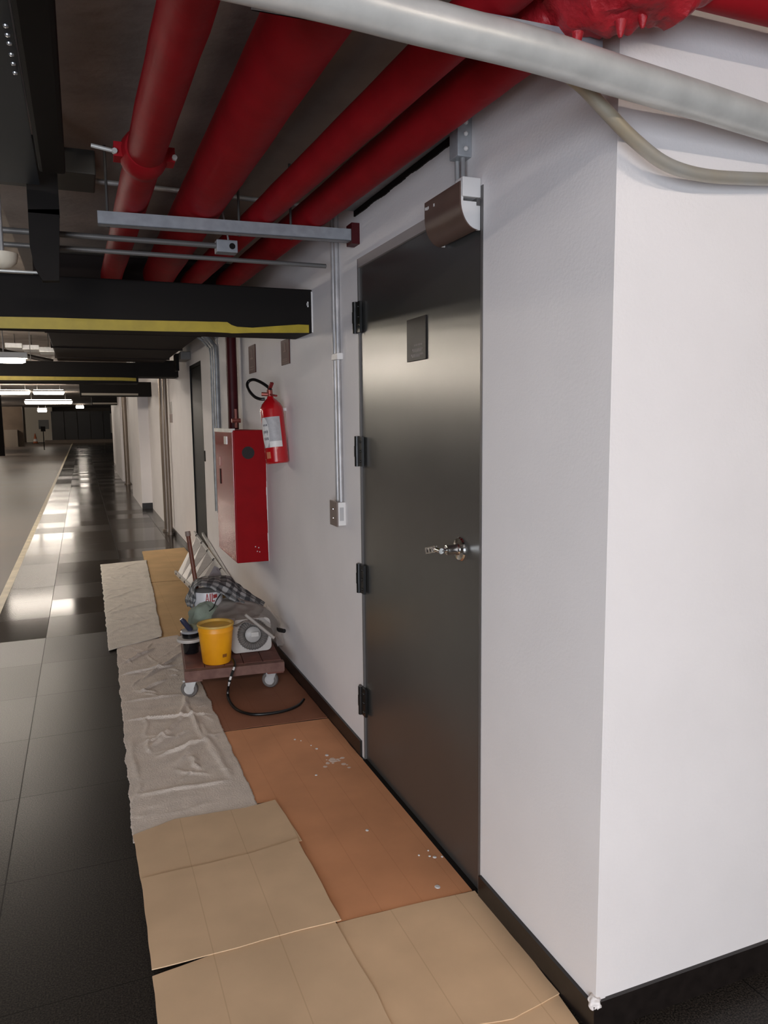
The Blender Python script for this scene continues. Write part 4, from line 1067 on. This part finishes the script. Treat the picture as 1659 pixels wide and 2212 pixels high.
# far garage things
pw = G(82, 955)
t = thing('concrete_pillar', 'pale pillar with dark poster at the far end', 'pillar', (pw.x, pw.y, 0))
a = Y(54, 900, pw.y); b = Y(113, 900, pw.y)
obj('shaft', bx(a.x, b.x, pw.y, pw.y+1.2, 0, 2.8), mat('pale pillar paint', (.75, .69, .58), .6), t)
a = Y(84, 927, pw.y); b = Y(105, 907, pw.y)
obj('poster', bx(a.x, b.x, pw.y-.03, pw.y, a.z, b.z), mat('dark poster', (.06, .065, .07), .5, col2=(.22, .22, .21), scale=.9, sharp=True), t)
# cone
cy = pw.y-4; cc = G(77, 958)
t = thing('traffic_cone', 'small striped traffic cone in front of the far pillar', 'cone', (cc.x, cc.y, 0))
obj('cone_body', lathe([(0, 0), (.18, .0), (.17, .03), (.03, .75), (0, .75)], Matrix.Translation((cc.x, cc.y, 0)), 20), mat('orange cone', (.40, .10, .03), .6), t, smooth=True)
obj('stripe', lathe([(.150, .16), (.117, .30), (.117, .31), (.085, .45)], Matrix.Translation((cc.x, cc.y, 0)) , 20), WHITEP, t, smooth=True)
obj('base', bx(cc.x-.22, cc.x+.22, cc.y-.22, cc.y+.22, 0, .03), BLK, t)
# sign post
ps = G(96, 972); t = thing('sign_post', 'thin post with small dark plate before the far gate', 'sign', (ps.x, ps.y, 0))
ph = Y(96, 932, ps.y).z
obj('post', tb([(ps.x, ps.y, 0), (ps.x, ps.y, ph)], .025, 10), BLK, t); obj('plate', bx(ps.x-.12, ps.x+.12, ps.y-.03, ps.y-.01, ph, ph+.28), BLK, t)
# gate
gy = 62; a = Y(113, 945, gy); b = Y(250, 888, gy)
t = thing('roller_gate', 'wide black gate across the far end', 'gate', (a.x, gy, 0))
n = 5
for k in range(n):
    x0 = a.x+(b.x-a.x)*k/n; obj('gate_panel', bx(x0, x0+(b.x-a.x)/n-.05, gy, gy+.1, .25, b.z), GATE, t)
tag(obj('far_curb', bx(a.x-.5, b.x+.5, gy-.6, gy+.1, 0, .25), mat('brown curb', (.16, .12, .09), .6)), 'low brown curb under the black far gate', 'curb')
a = Y(240, 935, 44); b = Y(249, 893, 44)
np_ = thing('notice_panel', 'narrow pale panel near the end of the long wall', 'sign', (a.x, 44, 0))
obj('panel', bx(a.x, b.x, 44, 44.1, a.z, b.z), mat('pale panel', (.35, .32, .28), .6), np_)
obj('post', bx(.5*(a.x+b.x)-.03, .5*(a.x+b.x)+.03, 44.1, 44.16, 0, b.z), BLK, np_)
# brown wall with doors at left
lw = G(30, 965); a = Y(-200, 950, lw.y); b = Y(52, 950, lw.y)
tag(obj('partition_wall', bx(a.x, b.x, lw.y, lw.y+.3, 0, 2.6), mat('brown partition', (.16, .115, .08), .7, var=.2, scale=1)), 'dim brown partition wall at the far left', 'wall', kind='structure')
a = Y(40, 955, lw.y-.3); b = Y(62, 925, lw.y-.3)
tag(obj('low_cabinet', bx(Y(12, 950, lw.y).x, Y(40, 950, lw.y).x, lw.y-.6, lw.y-.02, 0, 1.1), mat('taupe cabinet', (.20, .165, .13), .6)), 'taupe low cabinet before the brown partition', 'cabinet')
pl = G(4, 985)
tag(obj('steel_post', bx(pl.x-.12, pl.x+.12, pl.y, pl.y+.25, 0, 2.8), BLK), 'black post at the far left edge', 'post')
# services overhead far left
dk2 = Y(0, 757, 11.5); dk3 = Y(115, 781, 11.5)
dpp = thing('dark_pipe', 'dark slanting pipe in front of the nearest lit lamp', 'pipe', dk2)
obj('pipe_run', tb([(dk2.x-1.5, 11.5, dk2.z+.1), (dk2.x, 11.5, dk2.z), (dk3.x, 11.5, dk3.z)], .03, 12), BLK, dpp, smooth=True)
obj('hanger_rod', tb([(dk2.x, 11.5, dk2.z), (dk2.x, 11.5, 2.8)], .006, 8), DARKROD, dpp)
for k, (px, py, yy) in enumerate(((30, 748, 12.5), (67, 752, 12.6), (104, 757, 12.0))):
    a = Y(px, py, yy)
    t = thing('bright_duct', ('bright metal duct end left above the second beam', 'bright metal duct end in the middle above the second beam', 'bright metal duct end right above the second beam')[k], 'duct', a, 'bright duct ends above the beam')
    obj('duct_body', bx(a.x-.12, a.x+.11, yy, yy+.5, a.z-.02, a.z+.05), ALU, t, bevel=.006)
    obj('hanger_rod', tb([(a.x, yy+.2, a.z+.05), (a.x, yy+.2, 2.8)], .006, 8), DARKROD, t)
a = Y(115, 728, 10.5); b = Y(116, 748, 10.5)
tag(obj('short_hanger', tb([(a.x, 10.5, 2.8), b], .012, 8), ALU), 'short bright hanger rod right of the metal ducts', 'rod')

# ------------------------------------------------------------------ light
def area(name, loc, rot, sx, sy, e, col):
    d = bpy.data.lights.new(name, 'AREA'); d.shape = 'RECTANGLE'; d.size = sx; d.size_y = sy; d.energy = e; d.color = col
    o = bpy.data.objects.new(name, d); COL.objects.link(o); o.location = loc; o.rotation_euler = rot; return o
def aim(o, to):
    o.rotation_euler = (V(to)-o.location).to_track_quat('-Z', 'Y').to_euler()
# added soft bluish fill for the ambient light behind the viewer
a = area('rear_fill', (-2.0, -2.8, 1.0), (0, 0, 0), 3.2, 1.8, 172, (.82, .89, 1.0)); aim(a, (1.0, 1.8, .9))
w = bpy.data.worlds.new('world'); S.world = w; w.use_nodes = True
w.node_tree.nodes['Background'].inputs['Color'].default_value = (.75, .80, .95, 1)
w.node_tree.nodes['Background'].inputs['Strength'].default_value = .06

S.view_settings.view_transform = 'Standard'; S.view_settings.look = 'None'
S.view_settings.gamma = 1; S.view_settings.use_curve_mapping = False; S.view_settings.exposure = .22
S.cycles.use_denoising = True
S.cycles.max_bounces = 8; S.cycles.diffuse_bounces = 4; S.cycles.glossy_bounces = 4; S.cycles.transparent_max_bounces = 8
S.cycles.sample_clamp_indirect = 6
